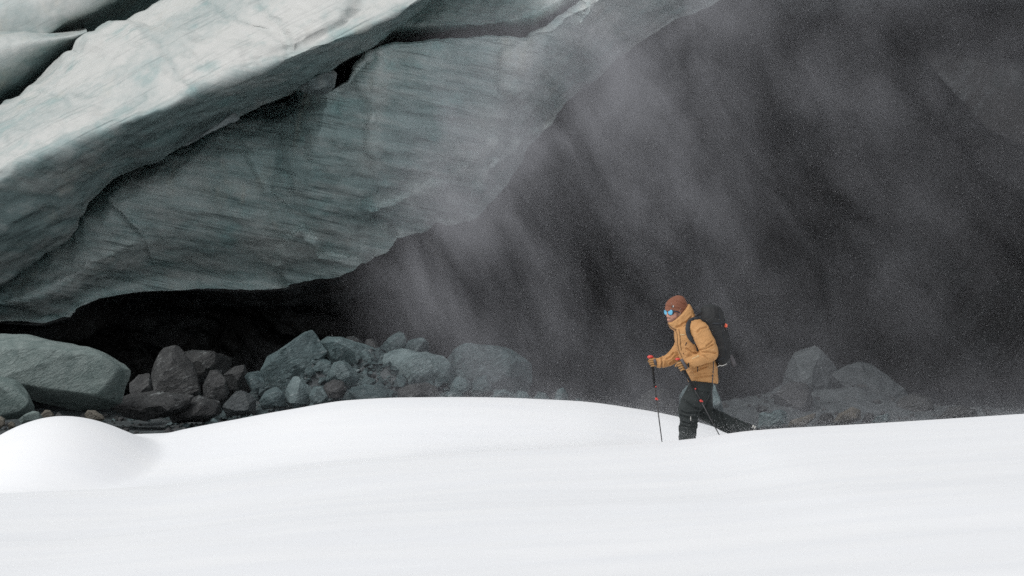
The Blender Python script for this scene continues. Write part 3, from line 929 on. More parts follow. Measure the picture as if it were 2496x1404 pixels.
    ("stone", M_BROWN, 34.6, 0.4, [(2030, 1030), (2044, 1008), (2078, 991), (2098, 1000), (2098, 1022), (2060, 1040)], "brown rounded stone right of the wedge-shaped one", "stone"),
    ("stone", M_BLOCK, 34.2, 0.3, [(2124, 1030), (2140, 1014), (2166, 1007), (2170, 1028), (2140, 1038)], "grey sharp stone right of the brown rounded stone", "stone"),
    ("stone", M_DARK, 34.8, 0.3, [(1990, 1030), (2004, 1008), (2026, 1006), (2038, 1028), (2000, 1040)], "dark stone between the two brown stones", "stone"),
    ("stone", M_DARK, 34.8, 0.3, [(2100, 1026), (2112, 1006), (2128, 1008), (2136, 1028), (2104, 1034)], "small dark stone between the brown and grey stones", "stone"),
    ("stone", M_DARK, 35.2, 0.4, [(2290, 1015), (2312, 992), (2350, 988), (2380, 1002), (2384, 1020), (2300, 1022)], "low dark stone near the right edge of the snow crest", "stone"),
]
GROUPS = {"ice_block": "broken ice blocks heaped in the cave mouth", "boulder": "boulders on the cave floor", "stone": "stones on the cave floor"}
for i, (nm, mt, Y, th, poly, lab, cat) in enumerate(ROCKS):
    big_green = (i == 0)
    me = rock_mesh(nm, poly, Y, th, i + 3, fr=(0.74 if mt is M_GREEN else 0.60) if nm != "stone" else 0.72, rough=0.019 if mt is not M_GREEN else 0.012, bevel=0.004 if mt is not M_GREEN else 0.05,
                   top=-8 if mt in (M_GREEN,) else 0)
    tag(link(nm, me, mt, smooth=mt is M_GREEN or nm == 'stone'), lab, cat, GROUPS[nm])
    if not (mt is M_GREEN or nm == 'stone'):
        me.polygons.foreach_set('use_smooth', [False] * len(me.polygons))

def build_chips():
    """loose chips and gravel filling the gaps between the blocks"""
    rs = np.random.RandomState(5)
    bases = []
    for k in range(6):
        bm = bmesh.new()
        for q in range(11):
            v = rs.normal(size=3); v /= np.linalg.norm(v)
            bm.verts.new(v * np.array([1, 0.8, 0.65]) * rs.uniform(0.75, 1.1))
        r = bmesh.ops.convex_hull(bm, input=bm.verts)
        bmesh.ops.delete(bm, geom=list({e for e in r['geom_interior'] + r['geom_unused'] if isinstance(e, bmesh.types.BMVert)}), context='VERTS')
        bm.verts.index_update()
        bases.append((np.array([v.co[:] for v in bm.verts]), [[v.index for v in f.verts] for f in bm.faces]))
        bm.free()
    sets = {"ice_rubble": [], "gravel": []}
    for k in range(6600):
        if k < 5000:
            px, Y = rs.normal(900, 190), rs.uniform(34.2, 37.6)
            nm = "ice_rubble"
        else:
            px, Y = rs.uniform(-60, 2560), rs.uniform(31.5, 40.0)
            nm = "gravel"
        r = 0.018 + 0.085 * rs.rand() ** 3.2 if k % 5 else 0.05 + 0.14 * rs.rand() ** 1.6
        if nm == 'gravel':
            r *= 0.6
        sets[nm].append(((px - 1248) / F * Y, Y, r, k % 6, rs.uniform(0, 6.28), rs.uniform(-0.6, 0.6)))
    for nm, mt, lab in (("ice_rubble", M_BLOCK, "loose small ice chips filling the heap of blocks"), ("gravel", M_DARK, "dark gravel scattered over the cave floor")):
        a = np.array(sets[nm])
        z = floor_h(a[:, 0], a[:, 1])
        V, Fc, off = [], [], 0
        for (x, y, r, b, yaw, tilt), zz in zip(a, z):
            vb, fb = bases[int(b)]
            R_ = np.array(Matrix.Rotation(yaw, 3, 'Z') @ Matrix.Rotation(tilt, 3, 'X'))
            V.append(vb @ R_.T * r + np.array([x, y, zz + r * 0.25]))
            Fc += [[i + off for i in f] for f in fb]
            off += len(vb)
        o = link(nm, mesh_py(nm, np.concatenate(V), Fc), mt, smooth=False)
        tag(o, lab, kind="stuff")


build_chips()

me = rock_mesh("ice_ledge", [(2235, 118), (2290, 111), (2345, 132), (2420, 146), (2520, 160), (2760, 200), (2760, 520), (2520, 420), (2400, 330), (2330, 260), (2280, 180)], 46.5, 3.0, 77, 0.85, 0.010, 0.01)
float_attr(me, "white", np.full(len(me.vertices), 0.02))
link("ice_ledge", me, M_CAVE, glacier)["label"] = "faint dark ledge high at the right edge of the cave"

# lumps and flakes that hang on the slab's lower edge
for i, (poly, Y, th, lab) in enumerate([
    ([(722, 212), (732, 192), (752, 172), (795, 165), (822, 178), (815, 212), (792, 232), (765, 230), (742, 225)], 38.8, 1.3, "clear rounded ice lump under the slab"),
    ([(440, 362), (475, 333), (520, 303), (553, 288), (572, 275), (585, 288), (560, 300), (520, 315), (490, 335)], 38.2, 0.3, "thin pale flake on the slab's lower edge"),
]):
    me = rock_mesh("ice_flake", poly, Y, th, 90 + i, 0.7, 0.03, 0.05)
    float_attr(me, "white", np.full(len(me.vertices), (0.0, 0.25, 0.7, 0.2)[i]))
    link("ice_flake", me, M_FLAKE, glacier)["label"] = lab
# ------------------------------------------------------------------ the walker
YM = 24.0


def C(cx, cy):
    """crop drawing units -> photo pixels"""
    return 1540 + cx / 3.511, 690 + cy / 3.511


def CP(cx, cy, v=0.0):
    a, b = C(cx, cy)
    return P(a, b, YM + v)


def tube_into(bm, secs, n=22, wscale=1.0, dscale=1.0, power=2.3, pleat=None):
    """secs: (ax, ay, bx, by, half_depth, depth_centre[, near_lift]) - rings between edge points A and B"""
    rings = []
    for si, s in enumerate(secs):
        ax, ay, bx, by, d, vc = s[:6]
        lift = s[6] if len(s) > 6 else 0.0
        a, b = CP(ax, ay, vc), CP(bx, by, vc)
        ce, hw = (a + b) / 2, (b - a) / 2 * wscale
        ring = []
        for k in range(n):
            th = 2 * math.pi * k / n
            c, sn = math.cos(th), math.sin(th)
            e = 2.0 / power
            c2, s2 = math.copysign(abs(c) ** e, c), math.copysign(abs(sn) ** e, sn)
            m = 1.0
            if pleat:
                m += pleat(si, th)
            p = ce + hw * c2 * m + Vector((0, 1, 0)) * (d * dscale * s2 * m)
            p.z += abs(s2) * lift / 3.511 / F * YM
            ring.append(bm.verts.new(p))
        rings.append(ring)
    for r0_, r1_ in zip(rings[:-1], rings[1:]):
        for k in range(n):
            bm.faces.new((r0_[k], r0_[(k + 1) % n], r1_[(k + 1) % n], r1_[k]))
    bm.faces.new(rings[0][::-1])
    bm.faces.new(rings[-1])
    return rings


def densify(secs, k=4):
    """catmull-rom between sections"""
    S = [np.array(list(s) + [0.0] * (7 - len(s)), float) for s in secs]
    out = []
    for i in range(len(S) - 1):
        a, b, c, d = S[max(i - 1, 0)], S[i], S[i + 1], S[min(i + 2, len(S) - 1)]
        for j in range(k):
            t = j / k
            m0, m1 = (c - a) * 0.5, (d - b) * 0.5
            out.append((2 * t**3 - 3 * t**2 + 1) * b + (t**3 - 2 * t**2 + t) * m0 + (-2 * t**3 + 3 * t**2) * c + (t**3 - t**2) * m1)
    out.append(S[-1])
    return [tuple(x) for x in out]


def ball_into(bm, c, r, seg=14):
    bmesh.ops.create_uvsphere(bm, u_segments=seg, v_segments=max(6, seg // 2 + 2), radius=1.0,
                              matrix=Matrix.Translation(c) @ Matrix.Diagonal((r[0], r[1], r[2], 1)))


def union_mesh(name, bm, voxel=0.009, smooth=2):
    bmesh.ops.recalc_face_normals(bm, faces=bm.faces)
    me = bpy.data.meshes.new(name)
    bm.to_mesh(me)
    bm.free()
    o = bpy.data.objects.new(name + "_tmp", me)
    COL.objects.link(o)
    md = o.modifiers.new("r", 'REMESH')
    md.mode = 'VOXEL'
    md.voxel_size = voxel
    sm = o.modifiers.new("s", 'SMOOTH')
    sm.factor = 0.5
    sm.iterations = smooth
    dg = bpy.context.evaluated_depsgraph_get()
    dg.update()
    out = bpy.data.meshes.new_from_object(o.evaluated_get(dg))
    out.name = name
    bpy.data.objects.remove(o)
    bpy.data.meshes.remove(me)
    return out


def path_tube(name, pts, radii, mat, parent, n=10, flat=None, closed_ends=True):
    """a tube along world points; flat = (width vector scale) makes a strap"""
    bm = bmesh.new()
    pts = [Vector(p) for p in pts]
    rings = []
    up0 = Vector((0, 1, 0))
    for i, p in enumerate(pts):
        t = (pts[min(i + 1, len(pts) - 1)] - pts[max(i - 1, 0)]).normalized()
        sx = t.cross(up0)
        if sx.length < 1e-4:
            sx = t.cross(Vector((1, 0, 0)))
        sx.normalize()
        sy = t.cross(sx).normalized()
        r = radii[i] if hasattr(radii, '__len__') else radii
        ra, rb_ = (r, r) if flat is None else (flat[0], flat[1])
        rings.append([bm.verts.new(p + sx * ra * math.cos(2 * math.pi * k / n) + sy * rb_ * math.sin(2 * math.pi * k / n)) for k in range(n)])
    for a, b in zip(rings[:-1], rings[1:]):
        for k in range(n):
            bm.faces.new((a[k], a[(k + 1) % n], b[(k + 1) % n], b[k]))
    bm.faces.new(rings[0][::-1])
    bm.faces.new(rings[-1])
    bmesh.ops.recalc_face_normals(bm, faces=bm.faces)
    me = bpy.data.meshes.new(name)
    bm.to_mesh(me)
    bm.free()
    return link(name, me, mat, parent)


def mat_cloth(name, col, dark, rough=0.75, weave=900.0, wrinkle=0.35, rib=None, spec=0.25, wscale=16.0):
    t = NT(name)
    p = t.pos()
    n1 = t.noise(p, 9.0, 5, 0.55)
    wr = t.noise(t.mapping(p, rot=(0, 0.6, 0), scale=(1.0, 1.0, 2.2)), wscale, 4, 0.5, 1.2)
    c = t.mix(t.ramp(n1, 0.3, 0.7), dark, col)
    nor = t.bump(wr, wrinkle, 0.03)
    if rib:
        w = t.node("ShaderNodeTexWave", wave_type='BANDS', bands_direction='X')
        t.l.new(t.mapping(p, rot=(0, 0.18, 0)), w.inputs['Vector'])
        w.inputs['Scale'].default_value = rib
        nor = t.bump(w.outputs['Fac'], 0.5, 0.006, nor)
    else:
        nor = t.bump(t.noise(p, weave, 2), 0.06, 0.002, nor)
    return t.principled(c, rough, nor, spec)


M_JACKET = mat_cloth("ochre_shell_cloth", (0.535, 0.290, 0.122), (0.465, 0.243, 0.095), rough=0.68)
M_TROUSER = mat_cloth("charcoal_shell_cloth", (0.034, 0.040, 0.040), (0.024, 0.029, 0.029), rough=0.7, wrinkle=0.45)
M_BEANIE = mat_cloth("rust_knit", (0.26, 0.110, 0.070), (0.215, 0.088, 0.054), rough=0.9, rib=28.0, wrinkle=0.2)
M_PACK = mat_cloth("black_pack_cloth", (0.034, 0.035, 0.036), (0.022, 0.023, 0.024), rough=0.6, wrinkle=0.5)
M_STRAP = mat_plain("black_webbing", (0.026, 0.030, 0.036), 0.7, var=0.2)
M_GREYSTRAP = mat_plain("grey_webbing", (0.09, 0.085, 0.09), 0.7, var=0.2)
M_ZIP = mat_plain("dark_brown_zip", (0.10, 0.05, 0.022), 0.6)
M_BLACK = mat_plain("black_foam", (0.012, 0.012, 0.013), 0.7, var=0.2)
M_SHAFT = mat_plain("dark_metal_shaft", (0.06, 0.06, 0.062), 0.35, 0.5, 0.6)
M_RED = mat_plain("red_plastic", (0.62, 0.065, 0.055), 0.35, 0.5)
M_ORANGE = mat_plain("orange_cord", (0.70, 0.13, 0.07), 0.6)
M_WHITE = mat_plain("white_print", (0.75, 0.74, 0.70), 0.6, var=0.05)
M_CREAM = mat_plain("cream_print", (0.72, 0.60, 0.36), 0.6, var=0.05)
M_GLOVE = mat_cloth("tan_leather", (0.47, 0.27, 0.115), (0.36, 0.19, 0.07), rough=0.65, wrinkle=0.4, wscale=40)
M_BOOT = mat_plain("black_boot_shell", (0.02, 0.021, 0.022), 0.4, 0.5, var=0.2)
M_LENS = NT("mirror_blue_lens")
M_LENS = M_LENS.principled((0.16, 0.50, 0.72), 0.12, None, 0.6, 0.35)
M_FRAME = mat_plain("dark_blue_frame", (0.012, 0.020, 0.035), 0.35, 0.5)


def mat_skin():
    t = NT("skin_and_stubble")
    p = t.pos()
    b = t.attr("beard")
    n = t.noise(p, 260, 3, 0.6)
    s = t.mix(t.ramp(t.noise(p, 24, 3), 0.3, 0.7), (0.50, 0.255, 0.185), (0.56, 0.30, 0.225))
    c = t.mix(t.math('MULTIPLY', b, t.ramp(n, 0.25, 0.6, 0.75, 1.0)), s, (0.060, 0.036, 0.027))
    return t.principled(c, 0.55, t.bump(n, 0.15, 0.003), 0.35)


M_SKIN = mat_skin()

TORSO = [(488, 852, 736, 868, .185, 0.0, 20), (470, 800, 735, 815, .19, 0.0, 8), (446, 745, 733, 750, .195, 0.0), (428, 690, 722, 680, .19, 0.0), (408, 630, 702, 610, .185, 0.0),
         (385, 560, 690, 520, .19, 0.0), (370, 490, 668, 430, .205, 0.0), (364, 425, 640, 365, .205, 0.0), (380, 395, 612, 318, .175, 0.0), (400, 380, 570, 296, .125, 0.0)]
COLLAR = [(385, 410, 580, 320, .130, 0.0), (338, 390, 556, 288, .108, 0.0, -6), (309, 352, 534, 262, .104, 0.0, -12), (308, 338, 520, 222, .102, 0.0, -22), (318, 332, 492, 180, .098, 0.0, -30), (330, 330, 476, 180, .08, 0.0, -34)]
ARM_N = [(505, 400, 590, 330, .085, -0.12), (506, 398, 632, 345, .088, -0.185), (520, 445, 668, 408, .088, -0.225), (543, 505, 700, 468, .088, -0.25), (565, 550, 724, 525, .086, -0.265),
         (585, 580, 737, 580, .084, -0.275), (580, 594, 734, 636, .080, -0.28), (566, 600, 690, 668, .076, -0.28), (535, 613, 626, 690, .070, -0.275), (498, 632, 566, 710, .063, -0.265), (462, 648, 510, 724, .056, -0.255), (446, 655, 490, 727, .054, -0.25)]
ARM_F = [(420, 420, 520, 400, .085, 0.14), (372, 505, 470, 540, .080, 0.20), (345, 558, 440, 610, .078, 0.215), (305, 605, 400, 665, .072, 0.22), (262, 632, 330, 705, .066, 0.22), (232, 640, 262, 724, .060, 0.215), (206, 641, 212, 722, .056, 0.21)]
LEG_N = [(520, 780, 690, 800, .120, -0.02), (499, 838, 694, 852, .132, -0.042), (482, 885, 684, 905, .125, -0.085), (450, 945, 655, 975, .115, -0.10), (420, 1005, 615, 1050, .105, -0.11), (401, 1075, 572, 1112, .097, -0.115),
         (405, 1125, 562, 1150, .092, -0.115), (413, 1168, 560, 1182, .088, -0.115), (419, 1205, 556, 1210, .086, -0.115), (406, 1228, 556, 1228, .092, -0.115), (403, 1270, 553, 1268, .096, -0.115), (403, 1340, 550, 1340, .098, -0.115), (403, 1415, 550, 1412, .098, -0.115)]
LEG_R = [(540, 810, 690, 820, .12, 0.05), (575, 880, 692, 880, .105, 0.085), (592, 940, 689, 935, .10, 0.10), (590, 1000, 688, 985, .095, 0.11), (572, 1060, 690, 1040, .092, 0.11), (566, 1110, 694, 1075, .090, 0.11), (575, 1155, 730, 1090, .09, 0.11),
         (640, 1190, 790, 1112, .09, 0.11), (735, 1246, 862, 1150, .09, 0.11), (835, 1288, 938, 1180, .088, 0.11), (930, 1295, 990, 1198, .08, 0.11), (1000, 1288, 1016, 1208, .07, 0.11)]

person_loc = CP(480, 1457, 0)

# body: one continuous figure under the clothes
bm = bmesh.new()
HEAD = [(400, 120, 440, 125, .02, 0.0), (330, 150, 462, 155, .072, 0.0), (300, 190, 468, 195, .082, 0.0), (293, 222, 468, 225, .083, 0.0), (300, 246, 464, 252, .080, 0.0), (303, 270, 452, 282, .075, 0.0), (308, 296, 438, 310, .068, 0.0),
        (314, 318, 424, 336, .058, 0.0), (322, 338, 405, 352, .045, 0.0), (340, 350, 392, 360, .030, 0.0)]
tube_into(bm, densify(HEAD, 3), 20)
tube_into(bm, densify([(385, 285, 478, 260, .062, 0), (400, 350, 510, 320, .064, 0), (430, 420, 560, 380, .085, 0)], 3), 16)
for secs in (TORSO, ARM_N, ARM_F, LEG_N, LEG_R):
    tube_into(bm, densify(secs, 2), 16, 0.74, 0.74)
# nose, brow, lips, chin, cheekbone, ear
tube_into(bm, [(300, 238, 322, 240, .010, -0.016), (299, 262, 326, 264, .014, -0.017), (295, 282, 326, 286, .019, -0.018), (297, 291, 324, 294, .018, -0.018), (304, 297, 322, 298, .010, -0.018)], 10)
ball_into(bm, CP(310, 230, -0.02), (.014, .050, .010))
ball_into(bm, CP(310, 308, -0.018), (.012, .024, .006))
ball_into(bm, CP(313, 320, -0.018), (.012, .022, .007))
ball_into(bm, CP(324, 336, -0.014), (.018, .024, .016))
ball_into(bm, CP(352, 275, -0.055), (.03, .022, .022))
ball_into(bm, CP(412, 262, -0.082), (.018, .010, .030))
me = union_mesh("person", bm, 0.0065, 2)
c = coords_of(me)
pxv = 1248 + c[:, 0] * F / c[:, 1]
pyv = HY + (CZ - c[:, 2]) * F / c[:, 1]
ccx, ccy = (pxv - 1540) * 3.511, (pyv - 690) * 3.511
jaw = smooth01((ccy - (318 - 0.42 * (ccx - 300))) / 12) * smooth01((ccy - 268) / 14)
mous = np.exp(-(((ccy - 300) / 7) ** 2)) * smooth01((345 - ccx) / 20)
side = smooth01((ccx - 372) / 16) * smooth01((ccy - 240) / 14)
lip = np.exp(-(((ccy - 314) / 6) ** 2 + ((ccx - 312) / 16) ** 2))
float_attr(me, "beard", np.clip(np.maximum(np.maximum(0.62 * jaw, 0.85 * mous), 0.75 * side) - 0.7 * lip, 0, 1))
person = link("person", me, M_SKIN)
tag(person, "walker in ochre jacket and rust beanie striding left with two poles", "person")


def worn(name, me, mat, label=None):
    o = link(name, me, mat, person)
    if label: o["label"] = label
    return o


def wrinkle(me, amp, scale, stretch, seed, mask=None):
    c, n = coords_of(me), normals_of(me)
    h = fbm(c * np.array(stretch) * scale + seed, 3)
    r = (0.35 - np.abs(h)) * 2
    if mask is not None:
        r = r * mask(c)
    set_coords(me, c + n * (amp * r)[:, None])


def crop_xy(c):
    return ((1248 + c[:, 0] * F / c[:, 1]) - 1540) * 3.511, ((HY + (CZ - c[:, 2]) * F / c[:, 1]) - 690) * 3.511


def creases(me, lines, amp, width, vmax=0.0):
    """fold grooves pressed into the camera-left side of a garment: lines in drawing units"""
    c, n = coords_of(me), normals_of(me)
    x, y = crop_xy(c)
    h = np.zeros(len(c))
    for ln in lines:
        d = line_d(x, y, ln)
        h -= np.exp(-(d / width) ** 2) - 0.55 * np.exp(-((d - 1.9 * width) / width) ** 2)
    h *= smooth01((0.35 - n[:, 1]) / 0.5)
    set_coords(me, c + n * (amp * h)[:, None])


# jacket
bm = bmesh.new()
tube_into(bm, densify(TORSO, 4), 30)
tube_into(bm, densify(COLLAR, 4), 26)
tube_into(bm, densify(ARM_F, 4), 22)
me_t = union_mesh("jacket", bm, 0.0085, 3)
bm = bmesh.new()
bm.from_mesh(me_t)
bpy.data.meshes.remove(me_t)
tube_into(bm, densify(ARM_N, 4), 24)
me = union_mesh("jacket", bm, 0.0075, 1)
wrinkle(me, 0.007, 9.0, (1, 1, 1.6), 3.0)
creases(me, [[(590, 572), (640, 560), (690, 530)], [(600, 590), (650, 590), (715, 600)], [(575, 600), (620, 625), (650, 650)], [(640, 540), (690, 500)], [(560, 420), (590, 390), (640, 380)],
             [(540, 815), (620, 795), (690, 790)], [(510, 770), (580, 735), (640, 715)], [(470, 560), (520, 600), (560, 605)], [(430, 350), (470, 330), (510, 290)], [(385, 375), (440, 360), (500, 320)],
             [(300, 650), (330, 635), (360, 600)], [(330, 690), (380, 660), (400, 640)], [(255, 640), (262, 680), (256, 720)], [(450, 690), (520, 720)]], 0.011, 7)
jacket = worn("jacket", me, M_JACKET, "ochre hooded shell jacket with tall collar")
dg = bpy.context.evaluated_depsgraph_get()
cj = coords_of(me)
BV_J = BVHTree.FromPolygons([Vector(v) for v in cj], [tuple(p.vertices) for p in me.polygons])


def on(bv, cx, cy, lift=0.003, fallback=-0.2):
    a, b = C(cx, cy)
    org = Vector((0, 0, CZ))
    dr = (P(a, b, YM) - org).normalized()
    hit = bv.ray_cast(org, dr)
    if hit[0] is None:
        return CP(cx, cy, fallback)
    return hit[0] - dr * lift


def seam(name, pts, w, mat, bv=None, lift=0.002, parent=None, sub=5, fl=None):
    bv = bv or BV_J
    q = []
    for (a, b) in zip(pts[:-1], pts[1:]):
        for k in range(sub):
            t = k / sub
            q.append((a[0] + (b[0] - a[0]) * t, a[1] + (b[1] - a[1]) * t))
    q.append(pts[-1])
    return path_tube(name, [on(bv, x, y, lift) for x, y in q], w, mat, parent or jacket, 6 if fl is None else 8, flat=fl)


seam("zip", [(372, 396), (388, 440), (392, 520), (404, 580), (432, 640)], 0.0032, M_ZIP)
seam("zip", [(403, 395), (412, 450), (416, 520), (424, 575)], 0.0030, M_ZIP)
seam("collar_zip", [(311, 348), (325, 368), (350, 388), (368, 396)], 0.0035, M_STRAP)
seam("pocket_zip", [(470, 508), (463, 522), (458, 532)], 0.0045, M_STRAP)
seam("pocket_zip", [(565, 718), (563, 738), (562, 760)], 0.0042, M_STRAP)
seam("snap_button", [(441, 598), (442, 606)], 0.005, M_ZIP)
seam("cuff_strap", [(486, 684), (487, 722)], 0.007, M_BLACK)
seam("cuff_seam", [(256, 637), (258, 680), (257, 718)], 0.0022, M_ZIP)
seam("hood_seam", [(440, 372), (478, 345), (515, 300)], 0.0022, M_ZIP)
# chest and sleeve prints: short pale lettering strokes, too small to read
for x0, x1 in ((417, 423), (426, 431), (434, 440), (443, 451)):
    seam("chest_print", [(x0, 442), (x1, 442)], 0.0035, M_CREAM, lift=0.0015, sub=2)
for k, (x0, y0, x1, y1) in enumerate([(518, 648, 523, 643), (526, 645, 531, 640), (534, 641, 540, 637), (543, 637, 548, 633), (551, 633, 557, 629), (563, 628, 571, 621)]):
    seam("sleeve_print", [(x0, y0), (x1, y1)], 0.0034 if k < 5 else 0.006, M_CREAM, lift=0.0015, sub=2)

# trousers
bm = bmesh.new()
tube_into(bm, densify(LEG_R, 4), 24)
tube_into(bm, densify(LEG_N, 4), 26)
me = union_mesh("trousers", bm, 0.0085, 2)
wrinkle(me, 0.008, 7.5, (1, 1, 1.5), 9.0)
creases(me, [[(405, 1092), (470, 1118), (560, 1108)], [(412, 1130), (480, 1150), (550, 1150)], [(440, 1000), (520, 1060), (570, 1080)], [(425, 1190), (490, 1205), (555, 1200)], [(420, 1222), (490, 1232), (550, 1222)],
             [(690, 1080), (730, 1120), (735, 1180)], [(640, 1100), (660, 1150), (700, 1200)], [(760, 1120), (790, 1180), (800, 1240)], [(880, 1170), (900, 1230), (905, 1280)], [(560, 1120), (600, 1060), (640, 990)], [(520, 880), (580, 930), (660, 940)]], 0.012, 8)
trousers = worn("trousers", me, M_TROUSER, "charcoal shell trousers")
BV_T = BVHTree.FromPolygons([Vector(v) for v in coords_of(me)], [tuple(p.vertices) for p in me.polygons])
seam("leg_print", [(504, 1142), (504, 1158), (505, 1166)], 0.0042, M_WHITE, BV_T, 0.0015, trousers)
seam("leg_print", [(503, 1173), (506, 1174)], 0.0062, M_WHITE, BV_T, 0.0015, trousers, sub=2)
seam("side_zip", [(686, 870), (682, 960), (686, 1040)], 0.0028, M_GREYSTRAP, BV_T, 0.001, trousers)

# beanie
BEANIE = [(284, 232, 468, 268, .088, 0.0, -10), (284, 222, 472, 255, .092, 0.0, -8), (286, 200, 476, 215, .096, 0.0), (292, 172, 474, 178, .095, 0.0), (314, 142, 464, 148, .087, 0.0), (346, 120, 450, 126, .068, 0.0), (372, 109, 438, 114, .045, 0.0), (392, 104, 422, 108, .02, 0.0)]
bm = bmesh.new()
tube_into(bm, densify(BEANIE, 4), 30, power=2.1)
me = union_mesh("beanie", bm, 0.007, 2)
creases(me, [[(290, 196), (350, 205), (420, 225), (470, 232)], [(360, 150), (410, 165), (460, 190)]], 0.006, 6)
beanie = worn("beanie", me, M_BEANIE, "rust brown ribbed knit beanie")
BV_B = BVHTree.FromPolygons([Vector(v) for v in coords_of(me)], [tuple(p.vertices) for p in me.polygons])
seam("tag", [(346, 210), (353, 192)], 0.0085, M_STRAP, BV_B, 0.001, beanie, sub=3)
seam("tag", [(351, 208), (357, 193)], 0.0055, M_WHITE, BV_B, 0.004, beanie, sub=3)


# sunglasses: round mirrored lenses in a dark frame, temple arm and side shield
glasses = worn("sunglasses", mesh_py("sunglasses", [], []), M_FRAME, "round dark sunglasses with mirrored blue lenses")


def lens(cx, cy, v, r, yaw):
    ce = CP(cx, cy, v)
    nrm = Vector((-math.cos(yaw), -math.sin(yaw), -0.12)).normalized()
    q = nrm.to_track_quat('Z', 'Y').to_matrix().to_4x4()
    bm = bmesh.new()
    bmesh.ops.create_uvsphere(bm, u_segments=24, v_segments=12, radius=r, matrix=Matrix.Translation(ce) @ q @ Matrix.Diagonal((1, 1, 0.28, 1)))
    me = bpy.data.meshes.new("lens")
    bm.to_mesh(me); bm.free()
    link("lens", me, M_LENS, glasses)
    u, w = q.to_3x3() @ Vector((1, 0, 0)), q.to_3x3() @ Vector((0, 1, 0))
    pts = [ce + (u * math.cos(k * math.pi / 12) + w * math.sin(k * math.pi / 12)) * r * 1.02 for k in range(25)]
    path_tube("lens_rim", pts, 0.0042, M_FRAME, glasses, 8)
    return ce


lens(331, 248, -0.068, 0.031, math.radians(52))
lens(293, 249, 0.006, 0.029, math.radians(40))
path_tube("bridge", [CP(300, 244, -0.014), CP(303, 242, -0.026), CP(312, 244, -0.040)], 0.004, M_FRAME, glasses)
path_tube("temple_arm", [CP(350, 240, -0.088), CP(368, 240, -0.094), CP(392, 246, -0.092), CP(415, 256, -0.085)], 0.0055, M_FRAME, glasses)
path_tube("side_shield", [CP(350, 236, -0.082), CP(356, 246, -0.084), CP(352, 262, -0.080)], 0.009, M_FRAME, glasses)


# gloves
def finger(parent, pts, r, name="finger"):
    q = []
    P_ = [Vector(p) for p in pts]
    for i in range(len(P_) - 1):
        for k in range(4):
            q.append(P_[i].lerp(P_[i + 1], k / 4))
    q.append(P_[-1])
    n_ = len(q)
    rad = [r * (1.0 - 0.25 * i / n_) for i in range(n_)]
    rad[0] *= 0.95
    rad[-1] *= 0.6
    return path_tube(name, q, rad, M_GLOVE, parent, 10)


bm = bmesh.new()
tube_into(bm, densify([(470, 660, 492, 722, .042, -0.25), (452, 657, 474, 722, .044, -0.25), (430, 662, 452, 735, .040, -0.252), (412, 672, 428, 738, .030, -0.254)], 3), 14)
g1 = worn("glove", union_mesh("glove", bm, 0.006, 2), M_GLOVE, "tan leather glove on the near hand")
for k in range(4):
    y0 = 678 + k * 19
    x0 = 425 + k * 7
    L = (1.0, 1.08, 1.0, 0.82)[k]
    finger(g1, [CP(x0 + 8, y0, -0.285), CP(x0 - 8 * L, y0 + 2, -0.300), CP(x0 - 26 * L, y0 + 7, -0.292), CP(x0 - 34 * L, y0 + 12, -0.262), CP(x0 - 26 * L, y0 + 16, -0.236)], 0.0120 - 0.0008 * k)
finger(g1, [CP(440, 668, -0.235), CP(418, 674, -0.222), CP(396, 688, -0.222), CP(378, 706, -0.236), CP(374, 714, -0.246)], 0.0125, "thumb")
seam_b = path_tube("wrist_strap", [CP(472, 668, -0.298), CP(478, 690, -0.303), CP(484, 716, -0.298)], 0.006, M_STRAP, g1)

bm = bmesh.new()
tube_into(bm, densify([(222, 650, 226, 712, .042, 0.21), (205, 646, 208, 716, .043, 0.21), (188, 644, 192, 712, .040, 0.212), (172, 648, 178, 704, .030, 0.213)], 3), 14)
g2 = worn("glove", union_mesh("glove", bm, 0.006, 2), M_GLOVE, "tan leather glove on the far hand")
for k in range(4):
    y0 = 654 + k * 17
    L = (0.95, 1.05, 1.0, 0.8)[k]
    finger(g2, [CP(198 + k * 2, y0, 0.172), CP(180 + k * 2, y0 + 1, 0.160), CP(180 - 24 * L + k * 4, y0 + 3, 0.168), CP(178 - 30 * L + k * 4, y0 + 6, 0.198), CP(182 - 22 * L + k * 4, y0 + 9, 0.228)], 0.0120 - 0.0008 * k)
finger(g2, [CP(205, 650, 0.240), CP(185, 650, 0.254), CP(165, 655, 0.250), CP(148, 664, 0.232), CP(142, 672, 0.222)], 0.0125, "thumb")


# boots
def boot(secs, label, soles):
    bm = bmesh.new()
    tube_into(bm, densify(secs, 4), 20, power=2.6)
    o = worn("boot", union_mesh("boot", bm, 0.007, 2), M_BOOT, label)
    bm = bmesh.new()
    tube_into(bm, densify(soles, 3), 14, power=4)
    link("sole", union_mesh("sole", bm, 0.007, 1), M_BLACK, o)
    return o


